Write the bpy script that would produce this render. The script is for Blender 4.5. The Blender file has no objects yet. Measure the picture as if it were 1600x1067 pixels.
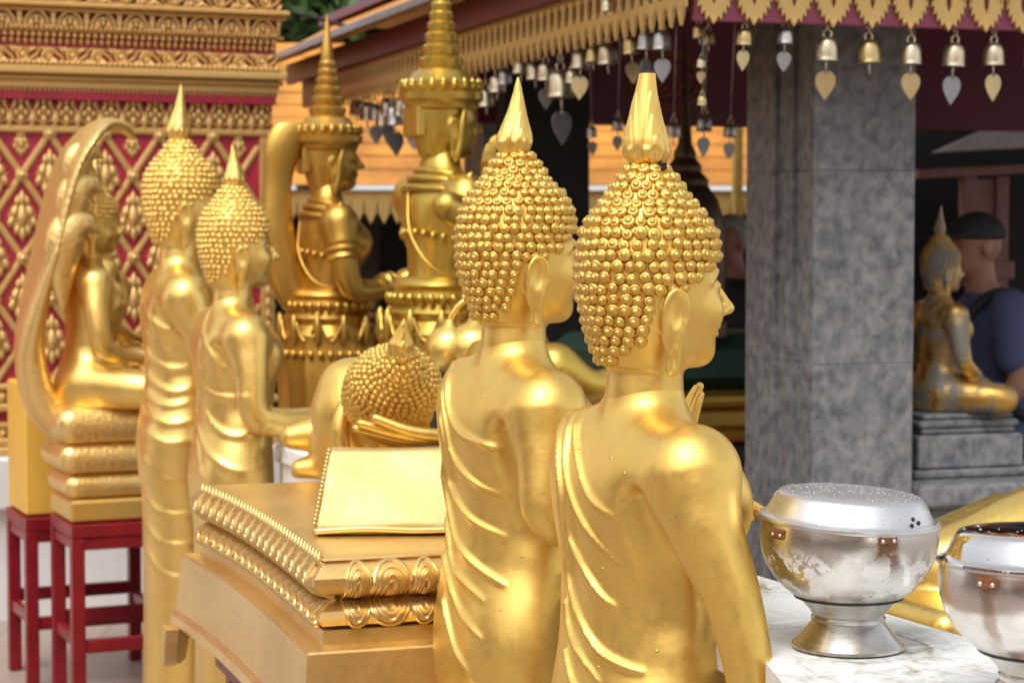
import bpy, math, random
import numpy as np
from mathutils import Vector, Matrix
from mathutils.bvhtree import BVHTree

random.seed(7); rng = np.random.default_rng(7)
SC = bpy.context.scene
COL = SC.collection

# ------------------------------------------------------------------ camera
EYE = 1.60          # eye height above the temple terrace
FPX = 3300.0        # focal length in pixels of the 1600 px wide photograph
HOR = 350.0         # row of the horizon
PITCH = math.atan((533.5 - HOR) / FPX)
cd = bpy.data.cameras.new('camera'); CAM = bpy.data.objects.new('camera', cd); COL.objects.link(CAM)
CAM.location = (0, 0, EYE)
CAM.rotation_euler = (math.pi / 2 - PITCH, 0, 0)
cd.sensor_width = 36.0; cd.lens = FPX / 1600 * 36
cd.clip_start = 0.05; cd.clip_end = 400
cd.dof.use_dof = True; cd.dof.focus_distance = 3.05; cd.dof.aperture_fstop = 8.0
SC.camera = CAM

# ------------------------------------------------------------------ sky, sun, exposure
SUN_EL, SUN_AZ = 58.0, 205.0     # degrees; azimuth clockwise from +Y (behind the camera, a little left)
W = bpy.data.worlds.new('World'); SC.world = W; W.use_nodes = True
wn = W.node_tree.nodes; wl = W.node_tree.links
wn.clear()
sky = wn.new('ShaderNodeTexSky'); sky.sky_type = 'NISHITA'; sky.sun_disc = False
sky.sun_elevation = math.radians(SUN_EL); sky.sun_rotation = math.radians(SUN_AZ)
sky.air_density = 1.0; sky.dust_density = 1.5; sky.ozone_density = 1.0
hs = wn.new('ShaderNodeHueSaturation'); hs.inputs['Saturation'].default_value = 0.18   # thin white cloud cover
bg = wn.new('ShaderNodeBackground'); bg.inputs['Strength'].default_value = 0.15
wo = wn.new('ShaderNodeOutputWorld')
wl.new(sky.outputs[0], hs.inputs['Color']); wl.new(hs.outputs[0], bg.inputs['Color']); wl.new(bg.outputs[0], wo.inputs['Surface'])
sd = bpy.data.lights.new('sun', 'SUN'); sd.energy = 1.5; sd.angle = math.radians(36); sd.color = (1.0, 0.975, 0.93)
SUN = bpy.data.objects.new('sun', sd); COL.objects.link(SUN)
_az = math.radians(SUN_AZ); _el = math.radians(SUN_EL)
_to = Vector((math.sin(_az) * math.cos(_el), math.cos(_az) * math.cos(_el), math.sin(_el)))
SUN.rotation_euler = _to.to_track_quat('Z', 'Y').to_euler()
SUN.location = _to * 30
SC.view_settings.view_transform = 'Standard'; SC.view_settings.look = 'None'
SC.view_settings.exposure = 0.76; SC.view_settings.gamma = 1.0
SC.view_settings.use_curve_mapping = False
SC.cycles.max_bounces = 8; SC.cycles.diffuse_bounces = 3; SC.cycles.glossy_bounces = 5
SC.cycles.use_denoising = True
SC.cycles.sample_clamp_indirect = 8.0

def ray(px, py):
    u = (px - 800) / FPX; v = (533.5 - py) / FPX
    c, s = math.cos(PITCH), math.sin(PITCH)
    return Vector((u, c + v * s, -s + v * c))
def at(px, py, Y):
    d = ray(px, py); return Vector((0, 0, EYE)) + d * (Y / d.y)
def atz(px, py, z):
    d = ray(px, py); return Vector((0, 0, EYE)) + d * ((z - EYE) / d.z)
# the altar row's own grid: ROWA runs away along the row, ROWB is the way the statues face
RG = math.radians(24.0)
ROWA = Vector((-math.sin(RG), math.cos(RG), 0)); ROWB = Vector((math.cos(RG), math.sin(RG), 0))
# ------------------------------------------------------------------ tagging helpers
def tag(o, label=None, cat=None, group=None, kind=None):
    if label: o['label'] = label
    if cat: o['category'] = cat
    if group: o['group'] = group
    if kind: o['kind'] = kind
    return o
def thing(name, label, cat, loc=(0, 0, 0), rz=0.0, group=None, s=1.0):
    o = bpy.data.objects.new(name, None); COL.objects.link(o)
    o.location = loc; o.rotation_euler = (0, 0, rz); o.scale = (s, s, s); o.empty_display_size = 0.05
    return tag(o, label, cat, group)
def link(name, me, parent=None, loc=None, mat4=None):
    o = bpy.data.objects.new(name, me); COL.objects.link(o)
    if parent is not None: o.parent = parent
    if mat4 is not None: o.matrix_basis = mat4
    elif loc is not None: o.location = loc
    return o
def mesh(name, V, F, mat, smooth=True, angle=None):
    me = bpy.data.meshes.new(name)
    V = np.asarray(V, dtype=np.float64)
    if isinstance(F, np.ndarray) and F.ndim == 2:
        n, k = F.shape
        me.vertices.add(len(V)); me.vertices.foreach_set('co', V.ravel())
        me.loops.add(n * k); me.loops.foreach_set('vertex_index', F.ravel().astype(np.int32))
        me.polygons.add(n); me.polygons.foreach_set('loop_start', np.arange(0, n * k, k, dtype=np.int32))
        me.update(calc_edges=True)
    else:
        me.from_pydata([tuple(v) for v in V], [], [tuple(f) for f in F]); me.update()
    me.polygons.foreach_set('use_smooth', np.full(len(me.polygons), bool(smooth)))
    if smooth and angle: me.set_sharp_from_angle(angle=math.radians(angle))
    if mat is not None: me.materials.append(mat)
    return me

class MB:
    """collects simple shapes into one mesh"""
    def __init__(s): s.V = []; s.F = []
    def add(s, V, F):
        o = len(s.V); s.V += [tuple(v) for v in V]; s.F += [tuple(i + o for i in f) for f in F]; return s
    def box(s, lo, hi, bev=0.0, M=None):
        (x0, y0, z0), (x1, y1, z1) = lo, hi
        if bev <= 0:
            V = [(x0,y0,z0),(x1,y0,z0),(x1,y1,z0),(x0,y1,z0),(x0,y0,z1),(x1,y0,z1),(x1,y1,z1),(x0,y1,z1)]
            F = [(0,3,2,1),(4,5,6,7),(0,1,5,4),(1,2,6,5),(2,3,7,6),(3,0,4,7)]
        else:
            b = min(bev, (x1-x0)*.45, (y1-y0)*.45, (z1-z0)*.45)
            V = []; F = []
            def ring(z, i):
                return [(x0+i+(b if i == 0 else 0),y0+i,z),(x1-i-(b if i == 0 else 0),y0+i,z),(x1-i,y0+i+(b if i == 0 else 0),z),(x1-i,y1-i-(b if i == 0 else 0),z),
                        (x1-i-(b if i == 0 else 0),y1-i,z),(x0+i+(b if i == 0 else 0),y1-i,z),(x0+i,y1-i-(b if i == 0 else 0),z),(x0+i,y0+i+(b if i == 0 else 0),z)]
            def ring2(z, i):
                c = b * .6
                return [(x0+i+c,y0+i,z),(x1-i-c,y0+i,z),(x1-i,y0+i+c,z),(x1-i,y1-i-c,z),(x1-i-c,y1-i,z),(x0+i+c,y1-i,z),(x0+i,y1-i-c,z),(x0+i,y0+i+c,z)]
            R = [ring2(z0, b), ring2(z0+b, 0), ring2(z1-b, 0), ring2(z1, b)]
            for r in R: V += r
            for k in range(3):
                for i in range(8):
                    j = (i+1) % 8; F.append((k*8+i, k*8+j, k*8+8+j, k*8+8+i))
            F.append(tuple(range(7, -1, -1))); F.append(tuple(24+i for i in range(8)))
        if M is not None: V = [tuple(M @ Vector(v)) for v in V]
        return s.add(V, F)
    def lathe(s, prof, n=24, M=None, cap=True, fl=None):
        V = []; F = []; m = len(prof)
        for r, z in prof:
            for i in range(n):
                a = 2*math.pi*i/n; rr = r if fl is None else r*fl(a, z)
                V.append((rr*math.cos(a), rr*math.sin(a), z))
        for k in range(m-1):
            for i in range(n):
                j = (i+1) % n; F.append((k*n+i, k*n+j, k*n+n+j, k*n+n+i))
        if cap:
            F.append(tuple(range(n-1, -1, -1))); F.append(tuple((m-1)*n+i for i in range(n)))
        if M is not None: V = [tuple(M @ Vector(v)) for v in V]
        return s.add(V, F)
    def tube(s, pts, rad, n=8, closed=False):
        P = [Vector(p) for p in pts]; m = len(P)
        if not hasattr(rad, '__len__'): rad = [rad]*m
        V = []; F = []; up = Vector((0.13, 0.21, 0.97)).normalized(); N = None
        for k in range(m):
            if closed: t = P[(k+1) % m]-P[k-1]
            else: t = P[min(k+1, m-1)]-P[max(k-1, 0)]
            t.normalize()
            if N is None:
                N = t.cross(up)
                if N.length < 1e-3: N = t.cross(Vector((1, 0, 0)))
            N = (N - t*N.dot(t)).normalized(); B = t.cross(N)
            for i in range(n):
                a = 2*math.pi*i/n; V.append(P[k]+(N*math.cos(a)+B*math.sin(a))*rad[k])
        for k in range(m if closed else m-1):
            for i in range(n):
                j = (i+1) % n; k2 = (k+1) % m; F.append((k*n+i, k*n+j, k2*n+j, k2*n+i))
        if not closed:
            F.append(tuple(range(n-1, -1, -1))); F.append(tuple((m-1)*n+i for i in range(n)))
        return s.add(V, F)
    def prism(s, poly, t, M=None):
        """poly in the xz plane, extruded along y from 0 to t"""
        n = len(poly); V = [(x, 0, z) for x, z in poly]+[(x, t, z) for x, z in poly]
        F = [tuple(range(n)), tuple(range(2*n-1, n-1, -1))]
        for i in range(n):
            j = (i+1) % n; F.append((j, i, n+i, n+j))
        if M is not None: V = [tuple(M @ Vector(v)) for v in V]
        return s.add(V, F)
    def me(s, name, mat, smooth=False, angle=None): return mesh(name, s.V, s.F, mat, smooth, angle)
    def ob(s, name, mat, parent=None, smooth=False, angle=None, loc=None, mat4=None):
        return link(name, s.me(name, mat, smooth, angle), parent, loc, mat4)

def frame(origin, x, y, z=(0, 0, 1)):
    x, y, z = Vector(x), Vector(y), Vector(z)
    M = Matrix.Identity(4)
    for i in range(3):
        M[i][0] = x[i]; M[i][1] = y[i]; M[i][2] = z[i]; M[i][3] = origin[i]
    return M
def T(x, y, z): return Matrix.Translation((x, y, z))
def RZ(a): return Matrix.Rotation(a, 4, 'Z')

# ------------------------------------------------------------------ sculpting: signed distance fields and surface nets
def smin(a, b, k):
    if k <= 0: return np.minimum(a, b)
    h = np.maximum(k-np.abs(a-b), 0)/k
    return np.minimum(a, b)-h*h*k*0.25
def smin_k(a, b, k):
    h = np.maximum(k-np.abs(a-b), 0)/k
    return np.minimum(a, b)-h*h*k*0.25
def dense(secs, n=260, sm=5):
    S = np.array(secs, dtype=float); z = np.linspace(S[0, 0], S[-1, 0], n); out = [z]
    w = np.exp(-0.5*(np.arange(-3*sm, 3*sm+1)/sm)**2); w /= w.sum()
    for c in range(1, S.shape[1]):
        v = np.interp(z, S[:, 0], S[:, c]); vp = np.pad(v, 3*sm, mode='reflect', reflect_type='odd')
        out.append(np.convolve(vp, w, 'valid'))
    return out
class SDF:
    def __init__(s, lo, hi, h):
        s.h = h; s.lo = np.array(lo, float)
        s.n = np.ceil((np.array(hi)-s.lo)/h).astype(int)+1
        s.F = np.full(s.n, 1.0, dtype=np.float32)
        s.ax = [s.lo[i]+np.arange(s.n[i])*h for i in range(3)]
    def sub(s, lo, hi, m):
        i0 = np.clip(np.floor((np.array(lo)-m-s.lo)/s.h).astype(int), 0, s.n)
        i1 = np.clip(np.ceil((np.array(hi)+m-s.lo)/s.h).astype(int)+1, 0, s.n)
        sl = tuple(slice(a, b) for a, b in zip(i0, i1))
        X = s.ax[0][sl[0]][:, None, None]; Y = s.ax[1][sl[1]][None, :, None]; Z = s.ax[2][sl[2]][None, None, :]
        return sl, X.astype(np.float32), Y.astype(np.float32), Z.astype(np.float32)
    def put(s, f, lo, hi, k=0.0, op='u'):
        sl, X, Y, Z = s.sub(lo, hi, k+3*s.h)
        if X.size == 0 or Y.size == 0 or Z.size == 0: return s
        d = f(X, Y, Z); c = s.F[sl]
        if op == 'u': s.F[sl] = smin(c, d, k)
        elif op == 'd': s.F[sl] = -smin(-c, d, k)      # cut d away
        return s
    def ell(s, c, r, k=0.0, R=None, op='u'):
        c = np.array(c, float); r = np.array(r, float)
        if R is None: e = r; Ri = None
        else:
            Ri = np.array(R.to_3x3().transposed()); e = np.full(3, r.max())
        def f(X, Y, Z):
            x, y, z = X-c[0], Y-c[1], Z-c[2]
            if Ri is not None:
                x, y, z = (Ri[i, 0]*x+Ri[i, 1]*y+Ri[i, 2]*z for i in range(3))
            k0 = np.sqrt((x/r[0])**2+(y/r[1])**2+(z/r[2])**2)
            k1 = np.sqrt((x/r[0]**2)**2+(y/r[1]**2)**2+(z/r[2]**2)**2)
            return k0*(k0-1)/np.maximum(k1, 1e-6)
        return s.put(f, c-e, c+e, k, op)
    def cap(s, a, b, ra, rb=None, k=0.0, op='u', flat=None):
        a = np.array(a, float); b = np.array(b, float); rb = ra if rb is None else rb
        ab = b-a; L2 = float(ab@ab)+1e-12; rm = max(ra, rb)
        def f(X, Y, Z):
            x, y, z = X-a[0], Y-a[1], Z-a[2]
            t = np.clip((x*ab[0]+y*ab[1]+z*ab[2])/L2, 0, 1)
            dx, dy, dz = x-t*ab[0], y-t*ab[1], z-t*ab[2]
            if flat is not None:          # squash along a unit axis: (axis, factor)
                n, q = flat; e = (dx*n[0]+dy*n[1]+dz*n[2])*(1/q-1)
                dx, dy, dz = dx+e*n[0], dy+e*n[1], dz+e*n[2]
            return np.sqrt(dx*dx+dy*dy+dz*dz)-(ra+(rb-ra)*t)
        return s.put(f, np.minimum(a, b)-rm, np.maximum(a, b)+rm, k, op)
    def chain(s, pts, rad, k=0.0, ki=None, flat=None):
        """a smooth tapering limb: blends with radius k at its root, ki further on"""
        n = 8 if len(pts) > 2 else 1
        P4 = smooth_path([(*p, r) for p, r in zip(pts, rad)], n); P = P4[:, :3]; R = P4[:, 3]; rm = float(R.max()); ki = k if ki is None else ki
        sl, X, Y, Z = s.sub(P.min(0)-rm, P.max(0)+rm, max(k, ki)+3*s.h)
        if X.size == 0 or Y.size == 0 or Z.size == 0: return s
        D = None
        for i in range(len(P)-1):
            a = P[i]; ab = P[i+1]-a; L2 = float(ab@ab)+1e-12
            x, y, z = X-a[0], Y-a[1], Z-a[2]
            t = np.clip((x*ab[0]+y*ab[1]+z*ab[2])/L2, 0, 1); dx, dy, dz = x-t*ab[0], y-t*ab[1], z-t*ab[2]
            if flat is not None:
                n_, q = flat; e = (dx*n_[0]+dy*n_[1]+dz*n_[2])*(1/q-1); dx, dy, dz = dx+e*n_[0], dy+e*n_[1], dz+e*n_[2]
            d = np.sqrt(dx*dx+dy*dy+dz*dz); rr = R[i]+(R[i+1]-R[i])*t
            kk = k+(ki-k)*np.clip(((i+t)/(len(P)-1)-.15)/.40, 0, 1)
            if D is None: D, K, RR = d, kk, rr
            else:
                m = d < D; D = np.where(m, d, D); K = np.where(m, kk, K); RR = np.where(m, rr, RR)
        s.F[sl] = smin_k(s.F[sl], D-RR, np.maximum(K, 1e-4))
        return s
    def loft(s, secs, k=0.0, op='u', p=2.0, sm=5):
        z, cx, cy, a, b = dense(secs, sm=sm)
        am = float(a.max()); bm = float(b.max())
        lo = (float(cx.min())-am, float(cy.min())-bm, float(z[0])); hi = (float(cx.max())+am, float(cy.max())+bm, float(z[-1]))
        def f(X, Y, Z):
            zz = Z.ravel()
            I = lambda q: np.interp(zz, z, q).astype(np.float32)[None, None, :]
            A, B = I(a), I(b)
            u = np.abs((X-I(cx))/A); v = np.abs((Y-I(cy))/B)
            r = np.sqrt(u*u+v*v) if p == 2 else (u**p+v**p)**(1/p)
            d = (r-1)*np.minimum(A, B)
            return np.maximum(d, np.maximum(z[0]-Z, Z-z[-1]))
        return s.put(f, lo, hi, k, op)
    def rbox(s, c, half, r, k=0.0, R=None, op='u'):
        c = np.array(c, float); hf = np.array(half, float)-r; e = np.array(half, float) if R is None else np.full(3, np.linalg.norm(half))
        Ri = None if R is None else np.array(R.to_3x3().transposed())
        def f(X, Y, Z):
            x, y, z = X-c[0], Y-c[1], Z-c[2]
            if Ri is not None: x, y, z = (Ri[i, 0]*x+Ri[i, 1]*y+Ri[i, 2]*z for i in range(3))
            qx, qy, qz = np.abs(x)-hf[0], np.abs(y)-hf[1], np.abs(z)-hf[2]
            o = np.sqrt(np.maximum(qx, 0)**2+np.maximum(qy, 0)**2+np.maximum(qz, 0)**2)
            return o+np.minimum(np.maximum(qx, np.maximum(qy, qz)), 0)-r
        return s.put(f, c-e, c+e, k, op)
    def sample(s, P):
        q = (P-s.lo)/s.h; i = np.clip(np.floor(q).astype(int), 0, s.n-2); t = q-i; F = s.F
        out = 0
        for dx in (0, 1):
            for dy in (0, 1):
                for dz in (0, 1):
                    w = (t[:, 0] if dx else 1-t[:, 0])*(t[:, 1] if dy else 1-t[:, 1])*(t[:, 2] if dz else 1-t[:, 2])
                    out = out+w*F[i[:, 0]+dx, i[:, 1]+dy, i[:, 2]+dz]
        return out
    def net(s, relax=2):
        F = s.F
        F[0] = 1; F[-1] = 1; F[:, 0] = 1; F[:, -1] = 1; F[:, :, 0] = 1; F[:, :, -1] = 1
        S = F < 0; C = S[:-1, :-1, :-1].astype(np.int8); tot = 0
        off = [(x, y, z) for x in (0, 1) for y in (0, 1) for z in (0, 1)]
        nx, ny, nz = s.n
        for x, y, z in off:
            tot = tot+S[x:nx-1+x, y:ny-1+y, z:nz-1+z].astype(np.int8)
        cells = np.argwhere((tot > 0) & (tot < 8)); n = len(cells)
        idx = np.full((nx-1, ny-1, nz-1), -1, dtype=np.int32); idx[cells[:, 0], cells[:, 1], cells[:, 2]] = np.arange(n)
        val = np.stack([F[cells[:, 0]+x, cells[:, 1]+y, cells[:, 2]+z] for x, y, z in off], 1).astype(float)
        O = np.array(off, float); acc = np.zeros((n, 3)); cnt = np.zeros(n)
        for a in range(8):
            for b in range(a+1, 8):
                if np.abs(O[a]-O[b]).sum() != 1: continue
                m = (val[:, a] < 0) != (val[:, b] < 0)
                t = np.where(m, val[:, a]/np.where(m, val[:, a]-val[:, b], 1), 0)
                acc += np.where(m[:, None], O[a]+t[:, None]*(O[b]-O[a]), 0); cnt += m
        V = s.lo+(cells+acc/cnt[:, None])*s.h
        Q = []
        for ax in range(3):
            a = [slice(None)]*3; b = [slice(None)]*3; a[ax] = slice(0, -1); b[ax] = slice(1, None)
            sa, sb = S[tuple(a)], S[tuple(b)]
            e = np.argwhere(sa != sb); u, v = (ax+1) % 3, (ax+2) % 3
            e = e[(e[:, u] > 0) & (e[:, v] > 0) & (e[:, u] < s.n[u]-1) & (e[:, v] < s.n[v]-1)]
            def cell(du, dv):
                q = e.copy(); q[:, u] += du; q[:, v] += dv; return idx[q[:, 0], q[:, 1], q[:, 2]]
            q = np.stack([cell(-1, -1), cell(0, -1), cell(0, 0), cell(-1, 0)], 1)
            fl = ~sa[e[:, 0], e[:, 1], e[:, 2]]
            q[fl] = q[fl][:, ::-1]; Q.append(q)
        Q = np.concatenate(Q); Q = Q[(Q >= 0).all(1)]
        for _ in range(relax):
            V = lap(V, Q, 0.6)
            g = np.stack([s.sample(V+np.eye(3)[i]*s.h*.5)-s.sample(V-np.eye(3)[i]*s.h*.5) for i in range(3)], 1)/s.h
            f = s.sample(V); g2 = (g*g).sum(1)
            V = V-np.clip(f/np.maximum(g2, .05), -s.h, s.h)[:, None]*g
        V = lap(V, Q, 0.5)
        return V, Q
def lap(V, Q, w):
    acc = np.zeros_like(V); cnt = np.zeros(len(V))
    for i in range(4):
        j = (i+1) % 4
        for c in range(3):
            acc[:, c] += np.bincount(Q[:, i], V[Q[:, j], c], len(V))+np.bincount(Q[:, j], V[Q[:, i], c], len(V))
        cnt += np.bincount(Q[:, i], minlength=len(V))+np.bincount(Q[:, j], minlength=len(V))
    return V+w*(acc/np.maximum(cnt, 1)[:, None]-V)
def vnorm(V, Q):
    n = np.cross(V[Q[:, 2]]-V[Q[:, 0]], V[Q[:, 3]]-V[Q[:, 1]]); N = np.zeros_like(V)
    for i in range(4):
        for c in range(3): N[:, c] += np.bincount(Q[:, i], n[:, c], len(V))
    return N/np.maximum(np.linalg.norm(N, axis=1), 1e-12)[:, None]
def seg_dist(P, A, B):
    ab = B-A; L = float(ab@ab)+1e-12
    t = np.clip(((P-A)@ab)/L, 0, 1); d = P-A-t[:, None]*ab
    return np.sqrt((d*d).sum(1)), t
def smooth_path(pts, n=8):
    P = np.array(pts, float); out = []
    for i in range(len(P)-1):
        p0, p1, p2, p3 = P[max(i-1, 0)], P[i], P[i+1], P[min(i+2, len(P)-1)]
        for j in range(n):
            t = j/n; out.append(.5*((2*p1)+(p2-p0)*t+(2*p0-5*p1+4*p2-p3)*t*t+(3*p1-p0-3*p2+p3)*t**3))
    out.append(P[-1]); return np.array(out)
def ridges(V, Q, paths, hgt, wid, taper=True):
    """raise smooth cloth folds along 3-D paths that lie on the surface"""
    N = vnorm(V, Q); D = np.zeros(len(V))
    for P in paths:
        m = len(P)
        if m < 2: continue
        lo = P.min(0)-3*wid; hi = P.max(0)+3*wid
        sel = np.where(((V > lo) & (V < hi)).all(1))[0]
        if len(sel) == 0: continue
        best = np.full(len(sel), 9.0); bt = np.zeros(len(sel))
        for i in range(m-1):
            d, t = seg_dist(V[sel], P[i], P[i+1]); c = d < best
            best[c] = d[c]; bt[c] = (i+t[c])/(m-1)
        amp = hgt*((np.clip((1-bt)/.35, 0, 1)**.8*np.clip(bt/.12+.25, 0, 1)) if taper else 1.0)
        D[sel] = np.maximum(D[sel], amp*(.7*np.exp(-(best/wid)**2)+.3*np.exp(-(best/(.55*wid))**2)))
    V = V+N*D[:, None]
    return lap(V, Q, .35)
def cast_paths(V, Q, M, pix):
    """pixel polylines traced over a sculpted surface (M: its world matrix) -> 3-D paths on that surface"""
    bvh = BVHTree.FromPolygons([tuple(v) for v in V], [tuple(int(i) for i in q) for q in Q]); Mi = M.inverted()
    o = Mi @ Vector((0, 0, EYE)); out = []
    for path in pix:
        P = []
        for px, py in smooth_path(path, 6):
            d = (Mi.to_3x3() @ ray(px, py)).normalized(); h = bvh.ray_cast(o, d)
            if h[0] is not None: P.append(h[0])
        if len(P) > 2: out.append(np.array([tuple(p) for p in P]))
    return out

# ------------------------------------------------------------------ materials
def nodes(name):
    m = bpy.data.materials.new(name); m.use_nodes = True; nt = m.node_tree; nt.nodes.clear()
    out = nt.nodes.new('ShaderNodeOutputMaterial'); b = nt.nodes.new('ShaderNodeBsdfPrincipled')
    nt.links.new(b.outputs[0], out.inputs['Surface']); return m, nt, b
def N(nt, typ, **kw):
    n = nt.nodes.new(typ)
    for k, v in kw.items():
        if k in n.inputs: n.inputs[k].default_value = v
        else: setattr(n, k, v)
    return n
def ramp(nt, fac, stops):
    r = nt.nodes.new('ShaderNodeValToRGB'); e = r.color_ramp.elements
    while len(e) < len(stops): e.new(0.5)
    for i, (p, c) in enumerate(stops):
        e[i].position = p; e[i].color = (c, c, c, 1) if not hasattr(c, '__len__') else (*c, 1)
    nt.links.new(fac, r.inputs['Fac']); return r
def coords(nt): return nt.nodes.new('ShaderNodeTexCoord').outputs['Object']
def noise(nt, co, scale, detail=4, rough=.55, dist=0.0):
    n = N(nt, 'ShaderNodeTexNoise', Scale=scale, Detail=detail, Roughness=rough, Distortion=dist)
    nt.links.new(co, n.inputs['Vector']); return n
def mix(nt, fac, a, b, typ='MIX'):
    m = nt.nodes.new('ShaderNodeMix'); m.data_type = 'RGBA'; m.blend_type = typ
    for sock, v in ((m.inputs['Factor'], fac), (m.inputs['A'], a), (m.inputs['B'], b)):
        if hasattr(v, 'is_linked') or isinstance(v, bpy.types.NodeSocket): nt.links.new(v, sock)
        else: sock.default_value = v if not hasattr(v, '__len__') else (*v, 1)
    return m.outputs['Result']
def bump(nt, b, h, strength, dist=0.002, prev=None):
    n = N(nt, 'ShaderNodeBump', Strength=strength, Distance=dist); nt.links.new(h, n.inputs['Height'])
    if prev is not None: nt.links.new(prev.outputs[0], n.inputs['Normal'])
    nt.links.new(n.outputs[0], b.inputs['Normal']); return n

def gold(name, base, dark, rough=.34, metal=.92, var=.5, grain=.3, speck=.5, sc=1.0, drops=0, scales=0):
    m, nt, b = nodes(name); co = coords(nt)
    n1 = noise(nt, co, 5*sc, 5, .6, .4); n2 = noise(nt, co, 60*sc, 4, .6)
    r1 = ramp(nt, n1.outputs['Fac'], [(.35, 0), (.7, 1)])
    c = mix(nt, r1.outputs['Color'], base, tuple(x*(1-var*.25)+y*var*.25 for x, y in zip(base, dark)))
    # tiny dark pits and worn flecks in the gilding
    v = N(nt, 'ShaderNodeTexNoise', Scale=170*sc, Detail=2.0, Roughness=.5); nt.links.new(co, v.inputs['Vector'])
    rp = ramp(nt, v.outputs['Fac'], [(.70, 0), (.76, 1)])
    ms = N(nt, 'ShaderNodeMath', operation='MULTIPLY'); nt.links.new(rp.outputs['Color'], ms.inputs[0]); ms.inputs[1].default_value = speck
    c = mix(nt, ms.outputs[0], c, dark)
    nt.links.new(c, b.inputs['Base Color'])
    b.inputs['Metallic'].default_value = metal
    b.inputs['Coat Weight'].default_value = .10; b.inputs['Coat Roughness'].default_value = .42     # old varnish
    rr = N(nt, 'ShaderNodeMapRange'); nt.links.new(n2.outputs['Fac'], rr.inputs['Value'])
    rr.inputs['From Min'].default_value = .3; rr.inputs['From Max'].default_value = .7
    rr.inputs['To Min'].default_value = rough-.05; rr.inputs['To Max'].default_value = rough+.07
    nt.links.new(rr.outputs[0], b.inputs['Roughness'])
    n3 = noise(nt, co, 14*sc, 3, .5)
    p = bump(nt, b, n3.outputs['Fac'], grain*.55, .006)
    p = bump(nt, b, n2.outputs['Fac'], grain, .0006, p)
    if drops:      # dried drips, brush marks and water beads
        mpn = N(nt, 'ShaderNodeMapping'); mpn.inputs['Scale'].default_value = (1, 1, .12); nt.links.new(co, mpn.inputs['Vector'])
        nb = noise(nt, mpn.outputs[0], 120, 3, .55); p = bump(nt, b, nb.outputs['Fac'], .22, .0005, p)
        vo = N(nt, 'ShaderNodeTexVoronoi', Scale=42.0); nt.links.new(co, vo.inputs['Vector'])
        d1 = ramp(nt, vo.outputs['Distance'], [(.05, 1), (.11, 0)]); sp = N(nt, 'ShaderNodeSeparateXYZ'); nt.links.new(vo.outputs['Color'], sp.inputs[0])
        d2 = ramp(nt, sp.outputs['X'], [(.20, 1), (.22, 0)]); mm = N(nt, 'ShaderNodeMath', operation='MULTIPLY'); nt.links.new(d1.outputs['Color'], mm.inputs[0]); nt.links.new(d2.outputs['Color'], mm.inputs[1])
        p = bump(nt, b, mm.outputs[0], .8, .0016, p)
    if scales:
        vo = N(nt, 'ShaderNodeTexVoronoi', Scale=float(scales)); nt.links.new(co, vo.inputs['Vector']); p = bump(nt, b, vo.outputs['Distance'], .5, .003, p)
    return m
def plain(name, col, rough=.6, metal=0.0, var=.15, sc=8.0, bmp=0.0, bsc=60.0, spec=None, coat=0.0):
    m, nt, b = nodes(name); co = coords(nt); n = noise(nt, co, sc, 5, .6)
    r = ramp(nt, n.outputs['Fac'], [(.3, tuple(x*(1-var) for x in col)), (.7, tuple(min(1, x*(1+var)) for x in col))])
    nt.links.new(r.outputs['Color'], b.inputs['Base Color']); b.inputs['Roughness'].default_value = rough; b.inputs['Metallic'].default_value = metal
    if spec is not None: b.inputs['Specular IOR Level'].default_value = spec
    if coat: b.inputs['Coat Weight'].default_value = coat; b.inputs['Coat Roughness'].default_value = .15
    if bmp > 0:
        nb = noise(nt, co, bsc, 4, .6); bump(nt, b, nb.outputs['Fac'], bmp, .003)
    return m

G_NEAR = gold('gilded_plaster_warm', (.87, .59, .15), (.30, .14, .02), .40, .90, var=1.0, grain=.4, drops=1)
G_CURL = gold('gilded_curls', (.82, .53, .13), (.16, .08, .015), .36, .94, var=1.6, sc=2, speck=.8)
G_BASE = gold('gilded_base_bronze', (.80, .56, .22), (.34, .19, .06), .34, .86, var=1.2, grain=.3, speck=.8)
G_FAR = gold('gilded_plaster_pale', (.86, .59, .17), (.4, .2, .05), .36, .9)
G_SCALE = gold('gilded_serpent_scales', (.86, .60, .22), (.4, .2, .05), .38, .85, scales=60)
G_CUSH = gold('pale_gold_cushion', (.68, .53, .22), (.4, .22, .05), .60, .75, grain=.3)
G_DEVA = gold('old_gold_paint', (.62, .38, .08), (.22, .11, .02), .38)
G_DEVA2 = gold('gold_paint_dimmed_for_shade', (.60, .41, .08), (.28, .15, .02), .34)  # gold dimmed in colour to stand in for shade under the eave
G_WALL = gold('gold_painted_stucco', (.72, .46, .16), (.32, .13, .04), .45, .5, grain=.5)
G_LACE = plain('gold_painted_fretwork', (.66, .44, .15), .45, .35, .15)
G_BRIGHT = gold('bright_gold_leaf', (.86, .60, .16), (.45, .25, .05), .3)
RED = plain('crimson_enamel', (.42, .022, .050), .45, 0, .25, 12)
MAROON = plain('maroon_painted_board', (.13, .012, .030), .45, 0, .2, 5)
PURPLE = plain('plum_painted_board', (.22, .035, .075), .4, 0, .15, 5)
STOOL = plain('red_gloss_paint', (.21, .006, .013), .32, 0, .3, 9, .15, 40)
WHITEW = plain('white_limewash', (.74, .72, .70), .8, 0, .08, 3, .3, 30)
ORANGE = plain('orange_roof_paint', (.62, .24, .035), .7, 0, .25, 2.5, .4, 20)
BLACK = plain('black_shade_fill', (.010, .009, .009), .7)  # flat black standing in for deep shade and holes
DARKWOOD = plain('dark_stained_wood', (.035, .018, .012), .5, 0, .3, 6)
BRONZE = plain('dark_bronze', (.09, .055, .03), .45, .7, .3, 8)
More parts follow.
